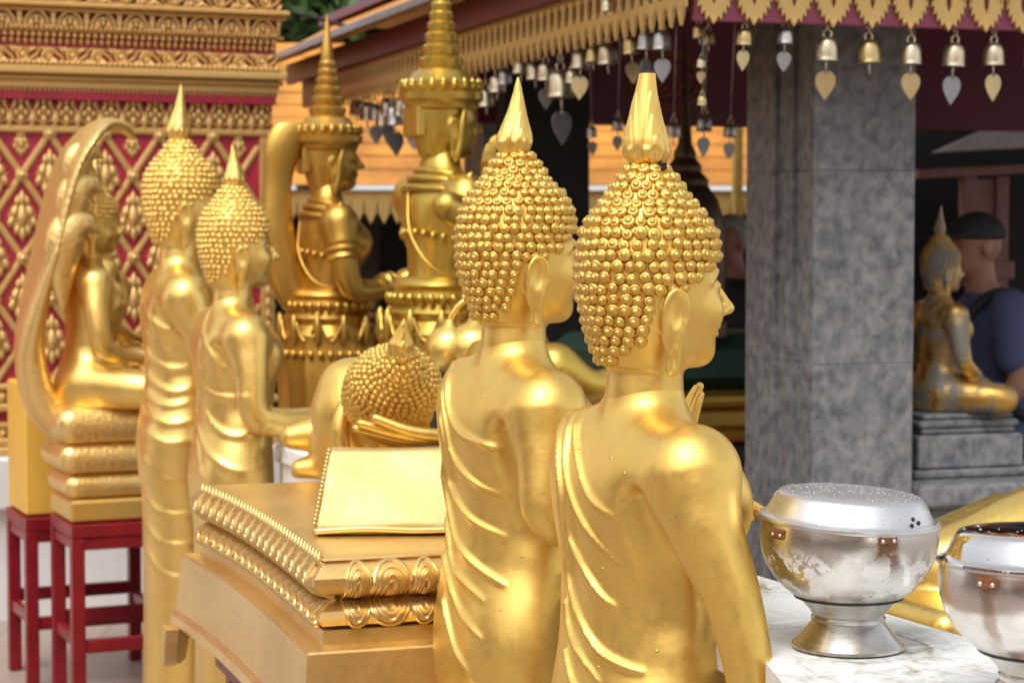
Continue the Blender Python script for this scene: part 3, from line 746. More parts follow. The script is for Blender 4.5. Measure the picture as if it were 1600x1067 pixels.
# ------------------------------------------------------------------ crowned celestial figures
def deva(name, label, loc, rz, s, mat, arm, tail, arm2=None):
    """crowned figure; z = 0 is the waist belt, the chin is near z = .36"""
    root = thing(name, label, 'statue', loc, rz, 'crowned gold figures before the orange wall', s)
    S = SDF((-.34, -.34, -.76), (.46, .34, .50), .009); o = -1.02
    S.loft([(z+o, cx, cy, a, b) for z, cx, cy, a, b in [(1.00, 0, 0, .100, .125), (1.06, .002, 0, .096, .122), (1.14, .012, 0, .105, .142), (1.22, .018, 0, .118, .160), (1.27, .010, 0, .108, .160), (1.31, .0, 0, .082, .130), (1.345, -.004, 0, .058, .080), (1.44, 0, 0, .050, .052)]])
    for y in (-1, 1):
        S.ell((.09, y*.07, 1.205+o), (.05, .065, .058), .04)
        S.cap((-.010, y*.035, 1.335+o), (-.008, y*.165, 1.292+o), .036, .050, .05)
    S.chain([(-.004, -.175, .26)]+[tuple(p) for p in arm], [.060, .048, .043, .040, .030, .022][:len(arm)+1], .04, .012)
    if arm2: S.chain([(-.004, .175, .26)]+[tuple(p) for p in arm2], [.060, .048, .043, .040, .030, .022][:len(arm2)+1], .04, .012)
    V, Q = S.net(1); body = link('torso', mesh('torso', V, Q, mat), root)
    # skirt in flared tiers with hanging swags
    sk = [(.125, -.74), (.165, -.70), (.168, -.50), (.172, -.34), (.178, -.20), (.168, -.16), (.176, -.135), (.150, -.10), (.158, -.075), (.136, -.05), (.146, -.03), (.128, -.012), (.138, .005), (.128, .02), (.112, .028)]
    MB().lathe(sk, 48, fl=lambda a, z: (1+.035*math.cos(a*14)*(1 if z < -.12 else .2))*(1+.12*abs(math.sin(a)))).ob('skirt', mat, root, True, 50)
    for z0, r0, nb_ in ((-.03, .155, 30), (-.20, .19, 34)):
        bm = MB()
        for i in range(nb_):
            a = 2*math.pi*i/nb_; M = T(r0*math.cos(a), r0*1.12*math.sin(a), z0) @ Matrix.Scale(.014, 4)
            bm.lathe([(.2, -1.6), (.7, -.9), (1, 0), (.7, .7), (.1, 1)], 6, M)
        bm.ob('belt_beads', mat, root, True)
    # collar, armlets, bracelets, sash
    rings = MB()
    for rr, zz in ((.105, .322), (.132, .300), (.158, .272)):
        rings.tube([(rr*.62*math.cos(a)+.004, rr*1.08*math.sin(a), zz-.02*math.cos(a)) for a in np.linspace(0, 2*math.pi, 33)[:-1]], .011, 6, True)
    rings.ob('collar', mat, root, True)
    def band(p, q, t, r, nm):
        p, q = Vector(p), Vector(q); d = (q-p).normalized(); c = p.lerp(q, t); M = Matrix.Translation(c) @ d.to_track_quat('Z', 'Y').to_matrix().to_4x4()
        MB().lathe([(r*.9, -.034), (r*1.12, -.028), (r*1.0, -.014), (r*1.2, 0), (r*1.0, .014), (r*1.12, .028), (r*.9, .034)], 20, M).ob(nm, mat, root, True, 50)
    band((-.004, -.175, .26), arm[0], .75, .056, 'armlet'); band(arm[-3], arm[-2], .75, .040, 'bracelet')
    if arm2: band((-.004, .175, .26), arm2[0], .75, .056, 'armlet')
    # necklaces, jewelled chest band, epaulettes and swags
    for y in (-1, 1):
        for k in range(3): MB().lathe([(.002, -.02), (.016, -.012), (.020, 0), (.012, .016), (.001, .034)], 8, T(-.01, y*(.178+.012*k), .300-.020*k) @ Matrix.Rotation(y*-.7, 4, 'X') @ Matrix.Scale(1.3-.2*k, 4)).ob('epaulette', mat, root, True)
    bm = MB()
    for k in range(26):
        a = 2*math.pi*k/26; bm.lathe([(.002, -.016), (.009, -.006), (.009, .004), (.002, .012)], 6, T(.118*math.cos(a)+.008, .150*math.sin(a), .150+.012*math.cos(2*a)))
    bm.ob('chest_band', mat, root, True)
    bm = MB()
    for k in range(12):
        a0 = 2*math.pi*k/12; a1 = a0+2*math.pi/12
        bm.tube([((.176)*math.cos(a0+(a1-a0)*t), .195*math.sin(a0+(a1-a0)*t), -.07-.085*math.sin(math.pi*t)) for t in np.linspace(0, 1, 9)], .007, 6)
        bm.lathe([(.001, -.10), (.012, -.07), (.016, -.02), (.010, .01), (.002, .02)], 6, T(.178*math.cos(a0), .197*math.sin(a0), -.08))
    bm.ob('skirt_swags', mat, root, True)
    MB().tube(smooth_path([(-.09, .04, .29), (-.115, -.02, .16), (-.085, -.10, .06), (.0, -.135, .03), (.10, -.08, .06)], 5), .004, 6).ob('sash', mat, root, True)
    # head with crown
    hd = link('head', head_mesh('head', .006, mat), root, (0, 0, .385))
    cr = link('crown', MB().lathe([(.100, .135), (.108, .140), (.112, .155), (.120, .165), (.122, .185), (.112, .190), (.118, .200), (.122, .215), (.098, .225), (.082, .245), (.060, .258), (.066, .270), (.068, .285), (.050, .295),
        (.056, .305), (.058, .322), (.042, .332), (.048, .342), (.049, .358), (.036, .367), (.041, .376), (.042, .390), (.031, .398), (.035, .407), (.036, .419), (.027, .427), (.030, .435), (.031, .446), (.023, .455), (.024, .48), (.014, .54), (.005, .60), (.001, .62)], 32,
        fl=lambda a, z: 1+(.05*abs(math.sin(a*9)) if .16 < z < .225 else 0)).me('crown', mat, True, 40), hd)
    bm = MB()
    for i in range(22):
        a = 2*math.pi*i/22; bm.lathe([(.1, -1), (.9, -.6), (1, 0), (.5, 1.1), (.05, 1.7)], 6, T(.116*math.cos(a), .116*math.sin(a), .205) @ Matrix.Scale(.014, 4))
    bm.ob('crown_beads', mat, hd, True)
    for y in (-1, 1):      # side lappets of the crown in front of the ears
        MB().tube(smooth_path([(.035, y*.088, .15), (.018, y*.098, .10), (.012, y*.096, .04), (.0, y*.09, -.02)], 4), [.009]*9+[.010]*3+[.004], 7).ob('crown_lappet', mat, hd, True)
    MB().box((-.105, -.05, .05), (-.075, .05, .15), .01).ob('hair_drape', mat, hd, True, 40)
    if tail:
        S = SDF((-.55, -.10, -.30), (.06, .10, .62), .009)
        S.chain(tail[0], tail[1], .03, .03, flat=((0, 1, 0), .55)); V, Q = S.net(1); link('tail_plume', mesh('tail_plume', V, Q, mat), root)
    return root
k1 = at(513, 462, 7.6)
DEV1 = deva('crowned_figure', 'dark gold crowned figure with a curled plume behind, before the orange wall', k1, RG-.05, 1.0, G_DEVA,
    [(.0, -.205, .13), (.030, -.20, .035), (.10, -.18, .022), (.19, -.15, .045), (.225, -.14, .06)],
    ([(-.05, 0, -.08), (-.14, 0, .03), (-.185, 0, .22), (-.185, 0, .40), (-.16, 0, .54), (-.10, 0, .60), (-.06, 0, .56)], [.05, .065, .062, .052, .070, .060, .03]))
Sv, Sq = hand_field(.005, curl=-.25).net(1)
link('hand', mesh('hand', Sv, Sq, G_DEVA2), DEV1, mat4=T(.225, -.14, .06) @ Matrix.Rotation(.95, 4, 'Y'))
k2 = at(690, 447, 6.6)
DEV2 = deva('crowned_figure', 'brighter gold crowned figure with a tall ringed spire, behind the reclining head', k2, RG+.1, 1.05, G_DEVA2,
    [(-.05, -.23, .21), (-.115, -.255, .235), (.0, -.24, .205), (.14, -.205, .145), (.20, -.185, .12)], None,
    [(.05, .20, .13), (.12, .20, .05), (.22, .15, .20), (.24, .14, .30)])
Sv, Sq = hand_field(.005, curl=.2).net(1)
link('hand', mesh('hand', Sv, Sq, G_DEVA2), DEV2, mat4=T(.24, .14, .30))
for o_, kk, lab in ((DEV1, k1, 'dark wooden pedestal under the crowned figure with the curled plume'), (DEV2, k2, 'dark wooden pedestal under the brighter crowned figure')):
    r = thing('figure_pedestal', lab, 'pedestal', (kk.x, kk.y, 0), RG, 'dark pedestals of the crowned figures'); zt = kk.z-.775
    MB().box((-.30, -.28, 0), (.30, .28, zt-.06), .01).ob('block', DARKWOOD, r); MB().box((-.34, -.32, zt-.058), (.34, .32, zt), .01).ob('slab', BRONZE, r)

# ------------------------------------------------------------------ reclining statue on its lotus base
RB = atz(525, 868, 1.01)           # near-left corner of the base top
RGB = math.radians(18.5)
RT = Matrix.Translation((RB.x, RB.y, 0)) @ RZ(RGB)    # x along ROWB, y along ROWA
base = thing('lotus_base', 'gold lotus petal base carrying the reclining statue', 'pedestal', (RB.x, RB.y, 0), RGB)
LEN, WID = 1.08, .50
def bow(v):           # the long sides swell outward a little at the ends like a boat
    t = v/LEN; return -.030*(2*t-1)**2*(1 if t > .5 else .35)
PROF = [(0, 1.010), (-.012, 1.008), (-.016, 1.004), (-.010, 1.001), (-.024, .993), (-.038, .975), (-.038, .960), (-.022, .946), (.008, .936), (.012, .932), (.000, .926), (-.022, .914), (-.028, .900), (-.020, .888), (-.004, .884), (-.018, .880),
        (-.020, .858), (-.020, .854), (-.052, .850), (-.056, .846), (-.066, .720), (-.076, .708), (-.080, .690), (-.06, .686)]
def ring_pts(off, z, n=24):
    P = []
    for i in range(n+1):
        v = LEN*i/n; P.append((off+bow(v)+.0, v-(-off if 0 else 0), z))
    left = [(off+bow(LEN*i/n), off+(LEN-2*off)*i/n, z) for i in range(n+1)]
    right = [(WID-off-bow(LEN*i/n), off+(LEN-2*off)*i/n, z) for i in range(n, -1, -1)]
    return left+right
V = []; F = []
for off, z in PROF: V += ring_pts(off, z)
m = 50
for k in range(len(PROF)-1):
    for i in range(m):
        j = (i+1) % m; F.append((k*m+j, k*m+i, k*m+m+i, k*m+m+j))
F.append(tuple(range(m))[::-1][::-1])
b_ = link('base_body', mesh('base_body', V, F, G_BASE, True, 25), base)
# legs: bracket feet under the corners
for x, y, sx, sy in ((-.075, -.075, 1, 1), (-.105, LEN+.075, 1, -1), (WID+.075, -.075, -1, 1), (WID+.105, LEN+.075, -1, -1)):
    pr = [(.002, .690), (-.008, .64), (-.010, .605), (.012, .598), (.026, .61), (.034, .655), (.05, .682), (.07, .690)]
    MB().prism([(a*sx, z) for a, z in pr], .03*sy, T(x, y, 0)).ob('bracket_foot', G_BASE, base)
    MB().prism([(a*sy, z) for a, z in pr], .028, T(x+.001*sx, y+.031*sy, 0) @ RZ(math.pi/2)).ob('bracket_foot', G_BASE, base)
def petal_mesh(name, w, prof, tip_up=True):
    """a lotus petal with concentric grooves, laid over a bulging profile [(out, z)...] from root to tip"""
    P = np.array(prof, float); s = np.concatenate([[0], np.cumsum(np.linalg.norm(np.diff(P, axis=0), axis=1))]); s /= s[-1]
    rings = [(1.0, -.002), (.98, .0050), (.90, .0065), (.85, .0060), (.83, .0032), (.73, .0036), (.71, .0064), (.62, .0066), (.60, .0040), (.51, .0044), (.49, .0070), (.40, .0072), (.38, .0046), (.28, .005), (.26, .0076), (.04, .0085)]
    n = 21; V = []; F = []; tc = .42
    for sc, hh in rings:
        for i in range(n):
            if i < 4: x, t = w/2*sc, (.04+.24*(1-sc))+(tc-.04-.24*(1-sc))*i/4
            elif i > n-5: x, t = -w/2*sc, (.04+.24*(1-sc))+(tc-.04-.24*(1-sc))*(n-1-i)/4
            else:
                a = math.pi*(i-4)/(n-9); x = math.cos(a)*w/2*sc; t = tc+(.985-tc)*math.sin(a)*sc
            o = np.interp(t, s, P[:, 0]); z = np.interp(t, s, P[:, 1]); tn = np.array([np.interp(t+.03, s, P[:, 0])-np.interp(t-.03, s, P[:, 0]), np.interp(t+.03, s, P[:, 1])-np.interp(t-.03, s, P[:, 1])])
            nn = np.array([-tn[1], tn[0]])/(np.linalg.norm(tn)+1e-9)
            if nn[0] > 0: nn = -nn
            V.append((x, o+nn[0]*hh, z+nn[1]*hh))
    for k in range(len(rings)-1):
        for i in range(n-1): F.append((k*n+i, k*n+i+1, k*n+n+i+1, k*n+n+i))
    F.append(tuple((len(rings)-1)*n+i for i in range(n)))
    return mesh(name, V, F, G_BASE, True, 40)
up_prof = [(.010, .935), (-.022, .946), (-.038, .960), (-.038, .975), (-.024, .993), (-.010, 1.003)]
lo_prof = [(.010, .933), (.000, .926), (-.022, .914), (-.028, .900), (-.022, .888), (-.018, .884)]
pu, pl = petal_mesh('upper_petal', .078, up_prof), petal_mesh('lower_petal', .078, lo_prof)
pu2, pl2 = petal_mesh('upper_petal_small', .050, [(o-.003, z) for o, z in up_prof]), petal_mesh('lower_petal_small', .05, [(o-.003, z) for o, z in lo_prof])
nE, nL = 8, 17
for i in range(nE):
    x = WID*(i+.5)/nE
    for j, me in enumerate(((pu, pl) if i % 2 else (pu2, pl2))):
        link('lotus_petal', me, base, mat4=T(x, 0, 0))
for i in range(nL):
    v = LEN*(i+.5)/nL
    for j, me in enumerate((pu, pl)):
        link('lotus_petal', me, base, mat4=T(bow(v), v, 0) @ RZ(-math.pi/2) @ Matrix.Scale(.86, 4, (1, 0, 0)))
# pointed fringe standing above the upper petals of the long side
spk = MB().lathe([(.010, 0), (.008, .010), (.0015, .024)], 5, Matrix.Rotation(.25, 4, 'X')).me('fringe_point', G_BASE, True)
for i in range(40):
    v = LEN*(i+.5)/40; link('fringe_point', spk, base, (bow(v)-.018, v, .994))
bead = MB().lathe([(.003, -.008), (.009, -.004), (.010, .002), (.006, .008), (.001, .010)], 6).me('lower_bead', G_BASE, True)
for i in range(56):
    v = LEN*(i+.5)/56; link('lower_bead', bead, base, (bow(v)-.024, v, .888))
# red stand under it
r = thing('red_stand', 'dark red stand under the lotus base', 'stand', (RB.x, RB.y, 0), RGB)
for x in (.0, WID-.05):
    for y in (.02, LEN-.07): MB().box((x, y, 0), (x+.05, y+.05, .596), .004).ob('leg', STOOL, r)
MB().box((-.02, 0, .597), (WID+.02, LEN, .640), .004).ob('top_board', STOOL, r)
for x in (.005, WID-.045): MB().box((x, .072, .25), (x+.04, LEN-.072, .30), .004).ob('stretcher', STOOL, r)
# triangular cushion
Mi = RT.inverted()
cl = atz(490, 836, 1.012)
cu = thing('triangular_cushion', 'pale gold wedge shaped cushion with a scalloped edge under the reclining head', 'cushion', (cl.x, cl.y, 1.012), math.radians(3))
cw = .30
S = SDF((-.03, -.03, -.02), (cw+.03, .32, .21), .0048)
def fw(X, Y, Z):
    d = np.maximum(-Z, np.maximum((Z-.020)*.63-Y*.777, (Y-.165)*.945+(Z-.148)*.325)); d = np.maximum(d, -Y); d = np.maximum(d, Z-.150)
    sag = .004*np.sin(X*25+Z*10)*np.sin(Z*40)
    return np.maximum(d+sag, np.maximum(Z*.19-X, X-cw))
S.put(fw, (0, 0, 0), (cw, .22, .155)); V, Q = S.net(2); link('wedge', mesh('wedge', V, Q, G_CUSH), cu)
sb = MB().lathe([(.001, -.005), (.004, -.003), (.005, 0), (.004, .003), (.001, .005)], 6).me('scallop', G_BASE, True)
for i in range(19):
    t = i/18; z = .020+.128*t; link('scallop', sb, cu, (z*.19-.002, .001+.105*t, z+.002))
MB().tube(smooth_path([(-.002, -.006, .008), (.10, -.010, .013), (.2, -.008, .009), (cw, -.006, .012)], 6), .0065, 8).ob('piping', G_BASE, cu, True)
# the body lies away from us along the base, face to the right
rec = thing('reclining_buddha_statue', 'small gilded reclining Buddha statue, curled head resting on its hand', 'statue', (RB.x, RB.y, 1.012), RGB)
def rl(px, py, Y):
    p = Mi @ at(px, py, Y); return (p.x, p.y, p.z-1.012)
S = SDF((-.10, .20, -.006), (.62, 1.25, .40), .006)
S.ell(rl(566, 640, 4.46), (.095, .10, .105), 0)                                   # upper shoulder and back
S.chain([rl(572, 650, 4.46), rl(560, 672, 4.62), rl(550, 690, 4.76), rl(535, 704, 4.88)], [.105, .100, .092, .060], .05)
S.chain([rl(588, 628, 4.44), rl(602, 622, 4.36)], [.060, .055], .03)              # neck root
S.chain([rl(540, 600, 4.45), rl(548, 625, 4.60), rl(540, 650, 4.75)], [.050, .040, .032], .02, .012)   # arm on the flank
S.chain([rl(575, 690, 4.42), rl(680, 712, 4.36), rl(735, 700, 4.24), rl(715, 690, 4.2)], [.06, .048, .040, .03], .03, .012)   # supporting arm
S.chain([rl(540, 694, 4.86), rl(500, 680, 4.88), rl(458, 682, 4.88)], [.060, .045, .030], .03, .02)     # upper foot, heel outward
S.chain([rl(540, 722, 4.86), rl(505, 730, 4.88), rl(471, 733, 4.88)], [.052, .040, .026], .03, .015)
V, Q = S.net(1); link('body', mesh('body', V, Q, G_NEAR), rec)
hc = Vector(rl(612, 606, 4.27))
crown_dir = Vector((-.05, -.86, .50)).normalized()      # towards us and up
face_dir = Vector((1, .04, -.08)); face_dir = (face_dir-crown_dir*face_dir.dot(crown_dir)).normalized()
side = crown_dir.cross(face_dir)
HM = frame(hc, face_dir, side, crown_dir) @ Matrix.Scale(.93, 4) @ T(0, 0, -.145)
hd = link('head', head_mesh('head', .0032, G_NEAR), rec, mat4=HM)
add_curls(rec, hd, Matrix.Translation((RB.x, RB.y, 1.012)) @ RZ(RGB) @ HM, .0140, .0080, G_CURL, True, 31)
link('flame_finial', flame_mesh('flame_finial', G_CURL, .100, .028, 0, 4, 1.35), hd, mat4=T(.0, -.0, .268) @ Matrix.Rotation(-.75, 4, frame((0,0,0), face_dir, side, crown_dir).to_3x3().inverted() @ Vector((1, 0, 0))))
# hand under the head: long fingers
Sf = SDF((-.16, -.08, -.05), (.20, .08, .10), .0035)
Sf.ell((.11, 0, .0), (.06, .035, .025), 0)
for i, (y, L) in enumerate(((-.030, .12), (-.012, .14), (.006, .145), (.024, .13))):
    Sf.chain([(.10, y*.9, .004), (.04, y*1.2, -.004), (-.02, y*1.25, .004), (.06-L*1.15, y*1.2, .030)], [.0125, .0115, .0105, .0085], .006, .002)
V, Q = Sf.net(1)
hp = Mi @ at(655, 690, 4.17); hp.z -= 1.012
link('hand', mesh('hand', V, Q, G_CURL), rec, mat4=Matrix.Translation(hp) @ RZ(-.1) @ Matrix.Rotation(-.5, 4, 'X') @ Matrix.Scale(1.15, 4))
sx = [Mi @ at(px, py, Y) for px, py, Y in ((556, 618, 4.34), (538, 640, 4.33), (531, 672, 4.32), (538, 706, 4.32), (552, 735, 4.33))]
MB().tube(smooth_path([(p.x, p.y, p.z-1.012) for p in sx], 5), [.012]*4+[.018]*9+[.016]*8, 8).ob('robe_sash', G_NEAR, rec, True)
# ------------------------------------------------------------------ ground, plinth, gilded wall
def tiles_mat():
    m, nt, b = nodes('terrace_tiles'); co = coords(nt)
    br = N(nt, 'ShaderNodeTexBrick', Scale=1.0); br.offset = 0.0
    br.inputs['Mortar Size'].default_value = .006; br.inputs['Brick Width'].default_value = .4; br.inputs['Row Height'].default_value = .4
    br.inputs['Color1'].default_value = (.31, .24, .20, 1); br.inputs['Color2'].default_value = (.37, .29, .24, 1); br.inputs['Mortar'].default_value = (.16, .13, .11, 1)
    nt.links.new(co, br.inputs['Vector']); n = noise(nt, co, 3, 5); c = mix(nt, n.outputs['Fac'], br.outputs['Color'], (.33, .27, .23))
    nt.links.new(c, b.inputs['Base Color']); b.inputs['Roughness'].default_value = .45; bump(nt, b, n.outputs['Fac'], .2, .002); return m
tag(MB().box((-60, -40, -.3), (60, 90, 0)).ob('ground', tiles_mat()), kind='structure')

WR = math.radians(24.6)
w0 = at(426, 350, 9.0)
WM = Matrix.Translation((w0.x, w0.y, 0)) @ RZ(WR)       # x along the wall (to the right end at 0), y into the wall
wall = thing('gilded_temple_wall', 'crimson temple wall with gold diamond lattice and carved gold cornice', 'wall', (w0.x, w0.y, 0), WR)
WL = -3.4
MB().box((WL, 0, .70), (0, 2.6, 2.10)).ob('crimson_panel', RED, wall)
# plinth
pl = thing('white_plinth', 'whitewashed plinth under the crimson and gold temple wall', 'plinth', (w0.x, w0.y, 0), WR)
MB().box((WL, -.10, .45), (.06, 2.7, .665), .012).ob('ledge', WHITEW, pl); MB().box((WL, -.05, 0), (.03, 2.66, .448)).ob('footing', WHITEW, pl)
# bottom mouldings of the wall
def mould(name, z0, z1, out, mat=G_WALL, bev=.008): return MB().box((WL, -out, z0), (out*.35, .6, z1), bev).ob(name, mat, wall)
for z0, z1, out in ((.667, .70, .055), (.70, .735, .035), (.775, .80, .028), (.845, .875, .040), (.93, .955, .03)): mould('base_moulding', z0, z1, out)
dmd = MB().lathe([(.022, 0), (.026, .006), (.020, .012), (.012, .010), (.012, .020), (.002, .024)], 8, Matrix.Rotation(math.pi/2, 4, 'X')).me('rosette', G_WALL, True)
for k in range(30):
    link('rosette', dmd, wall, (-.05-.055*k, -.003, .755)); link('rosette', dmd, wall, (-.05-.055*k, -.003, .902))
# cornice, course by course
for z0, z1, out in ((1.968, 1.998, .022), (2.112, 2.128, .030), (2.134, 2.148, .040), (2.178, 2.196, .085), (2.200, 2.236, .105), (2.240, 2.250, .095), (2.300, 2.309, .060), (2.372, 2.382, .085), (2.450, 2.462, .105), (2.466, 2.490, .125), (2.555, 2.575, .135), (2.60, 2.9, .15)):
    mould('cornice_course', z0, z1, out)
MB().box((WL, -.045, 2.102), (.004, 2.6, 2.58)).ob('cornice_core', RED, wall)
MB().box((WL, -.058, 2.149), (.012, .3, 2.177)).ob('cornice_cove', G_WALL, wall)
def band_motif(name, fn):
    bm = MB(); fn(bm); return bm.me(name, G_WALL, True, 60)
def scroll(bm):
    bm.tube([(.030*(1-t*.75)*math.cos(6.9*t*1.3+.4)-.02, -.004-.006*t, .030*(1-t*.72)*math.sin(6.9*t*1.3+.4)) for t in np.linspace(0, 1, 16)], list(np.linspace(.0085, .0055, 16)), 6)
    bm.tube([(-.048, -.002, -.03), (-.01, -.006, -.028), (.03, -.006, .0), (.05, -.002, .03)], [.006, .008, .008, .005], 6)
    for x, z, a in ((.038, -.022, .6), (-.045, .022, 2.6), (.02, .026, 1.2)):
        bm.lathe([(.002, -.018), (.009, -.006), (.008, .006), (.001, .020)], 6, T(x, -.006, z) @ Matrix.Rotation(a, 4, 'Y'))
    bm.lathe([(.011, 0), (.009, .008), (.002, .012)], 8, T(-.02, -.004, 0) @ Matrix.Rotation(math.pi/2, 4, 'X'))
def arch(bm):
    for r, w in ((.044, .006), (.031, .005)):
        bm.tube([(r*math.cos(a), -.006, -.030+1.35*r*math.sin(a)) for a in np.linspace(0, math.pi, 11)], w, 6)
    for x in (-.018, 0, .018): bm.lathe([(.002, -.014), (.009, -.004), (.008, .006), (.002, .018)], 6, T(x, -.006, -.016+.008*(x == 0)))
    for sx in (-1, 1):
        for k in range(4): bm.lathe([(.002, -.016), (.006, 0), (.002, .022)], 5, T(sx*(.060+.002*k), -.004, -.016+.014*k) @ Matrix.Rotation(sx*(-.5+.3*k), 4, 'Y'))
def pendant(bm):
    for x, z, s in ((0, -.03, 1.5), (-.017, -.008, 1.0), (.017, -.008, 1.0), (0, .008, 1.25), (-.022, .030, 1.0), (.022, .030, 1.0), (0, .038, 1.2)):
        bm.lathe([(.001, -.018*s), (.008*s, -.006), (.010*s, .004), (.005*s, .012), (.001, .016*s)], 7, T(x, -.004, z))
    for sx in (-1, 1):
        bm.tube([(sx*.004, -.004, -.045), (sx*.030, -.006, -.03), (sx*.036, -.006, .0), (sx*.024, -.004, .018)], [.004, .005, .005, .003], 5)
        bm.tube([(sx*.0, -.004, .05), (sx*.028, -.006, .052), (sx*.040, -.004, .046)], [.005, .005, .004], 5)
def filler(bm):
    bm.lathe([(.001, -.03), (.010, -.012), (.012, .004), (.004, .02), (.001, .03)], 7, T(0, -.004, -.018))
    for sx in (-1, 1): bm.lathe([(.001, -.014), (.006, 0), (.001, .014)], 5, T(sx*.012, -.004, .022) @ Matrix.Rotation(sx*.5, 4, 'Y'))
ms, ma, mp, mf = band_motif('scroll_motif', scroll), band_motif('arch_motif', arch), band_motif('pendant_motif', pendant), band_motif('filler_motif', filler)
for k in range(20):
    x = -.04-.100*k
    link('carved_scroll', ms, wall, mat4=T(x, -.056, 2.275) @ Matrix.Scale(1.0, 4) @ Matrix.Scale(-1 if k % 2 else 1, 4, (0, 0, 1)))
    link('carved_scroll', ms, wall, mat4=T(x, -.110, 2.522) @ Matrix.Scale(-1 if k % 2 else 1, 4, (0, 0, 1)))
for k in range(15): link('carved_arch', ma, wall, mat4=T(-.065-.135*k, -.078, 2.418) @ Matrix.Scale(1.12, 4))
for k in range(22):
    link('carved_pendant', mp, wall, mat4=T(-.05-.092*k, -.012, 2.055) @ Matrix.Scale(1.12, 4)); link('carved_filler', mf, wall, mat4=T(-.096-.092*k, -.010, 2.045) @ Matrix.Scale(1.3, 4))
def bead_row(name, z, out, sp, r, sz=1.0):
    bm = MB(); n = int(2.1/sp)
    for k in range(n): bm.lathe([(r*.3, -r*sz), (r, -r*.3), (r, r*.4), (r*.3, r*sz)], 6, T(-sp*(k+.5), -out, z))
    o = bm.ob(name, G_WALL, wall, True); o['kind'] = 'stuff'
bead_row('bead_row', 2.141, .044, .020, .009); bead_row('bead_row', 2.244, .098, .022, .010); bead_row('dentil_row', 2.335, .058, .028, .010, 1.5); bead_row('dentil_row', 2.358, .072, .028, .011); bead_row('bead_row', 2.386, .088, .02, .008)
# diamond lattice with leaf ornaments
CW, CH = .228, .335; Z0, Z1 = .958, 1.966; XL = -2.0
ang = math.atan2(CH, CW); zc = 1.797
def strap(x, z, sgn):
    # the strap through (x, z) with slope sgn*CH/CW, clipped to the panel
    k = sgn*CH/CW; t = []
    for zz in (Z0, Z1):
        xx = x+(zz-z)/k
        t.append((min(max(xx, XL), -.062), z+k*(min(max(xx, XL), -.062)-x)))
    (xa, za), (xb, zb) = sorted(t); L = math.hypot(xb-xa, zb-za)
    if L < .04 or max(za, zb) > Z1+.001 or min(za, zb) < Z0-.001: return
    a = math.atan2(zb-za, xb-xa)
    bm = MB(); bm.box((0, -.010, -.013), (L, .002, .013), .003); bm.box((0, -.014, -.005), (L, -.0102, .005), .0015)
    bm.ob('lattice_strap', G_WALL, wall, mat4=T(xa, -.001 if sgn > 0 else -.006, za) @ Matrix.Rotation(-a, 4, 'Y'))
xs0 = -.15
for k in range(-14, 8):
    strap(xs0+CW*k, zc, 1); strap(xs0+CW*k, zc, -1)
def leaf_orn(bm):
    bm.prism([(0, -.060), (.012, -.046), (.020, -.042), (.022, -.030), (.032, -.022), (.030, -.010), (.037, .002), (.030, .012), (.028, .024), (.018, .030), (.015, .044), (.006, .050), (0, .064), (-.006, .050), (-.015, .044), (-.018, .030), (-.028, .024), (-.030, .012), (-.037, .002), (-.030, -.010), (-.032, -.022), (-.022, -.030), (-.020, -.042), (-.012, -.046)], .006, T(0, -.006, 0))
    for x, z, w, h_ in ((0, 0, .020, .060), (-.020, .012, .014, .034), (.020, .012, .014, .034), (-.030, -.014, .012, .028), (.030, -.014, .012, .028), (0, .045, .014, .040), (0, -.045, .012, .036),
                       (-.014, -.035, .011, .026), (.014, -.035, .011, .026), (-.013, .040, .010, .026), (.013, .040, .010, .026)):
        bm.lathe([(.001, -h_*.55), (w*.7, -h_*.2), (w*.8, .0), (w*.5, h_*.3), (.001, h_*.6)], 7, T(x, -.008, z) @ Matrix.Rotation(-x*12, 4, 'Y') @ Matrix.Scale(.8, 4, (0, 1, 0)))
lo = band_motif('leaf_ornament', leaf_orn)
boss = MB().lathe([(.026, 0), (.028, .010), (.021, .016), (.017, .012), (.011, .022), (.002, .026)], 8, Matrix.Rotation(math.pi/2, 4, 'X')).me('lattice_boss', G_WALL, True)
for i in range(-18, 5):
    for j in range(-8, 2):
        x = xs0+CW*.5*i; z = zc+CH*.5*j
        if not (XL < x < -.07 and Z0+.03 < z < Z1+.01): continue
        if (i+j) % 2 == 0: link('lattice_boss', boss, wall, (x, -.008, z))
        elif Z0+.09 < z < Z1-.10: link('leaf_ornament', lo, wall, mat4=T(x, -.004, z) @ Matrix.Scale(1.55, 4))
        elif z >= Z1-.10: link('leaf_ornament', lo, wall, mat4=T(x, -.001, z-.04) @ Matrix.Scale(.85, 4))
# corner pilaster
MB().box((-.058, -.016, .957), (.002, .4, 1.967), .004).ob('pilaster', G_WALL, wall)
for k in range(20): link('pilaster_leaf', mf, wall, mat4=T(-.028, -.018, .99+.049*k) @ Matrix.Scale(.9, 4)); link('pilaster_leaf', mf, wall, mat4=T(.004, .02, .985+.049*k) @ Matrix.Scale(.8, 4))

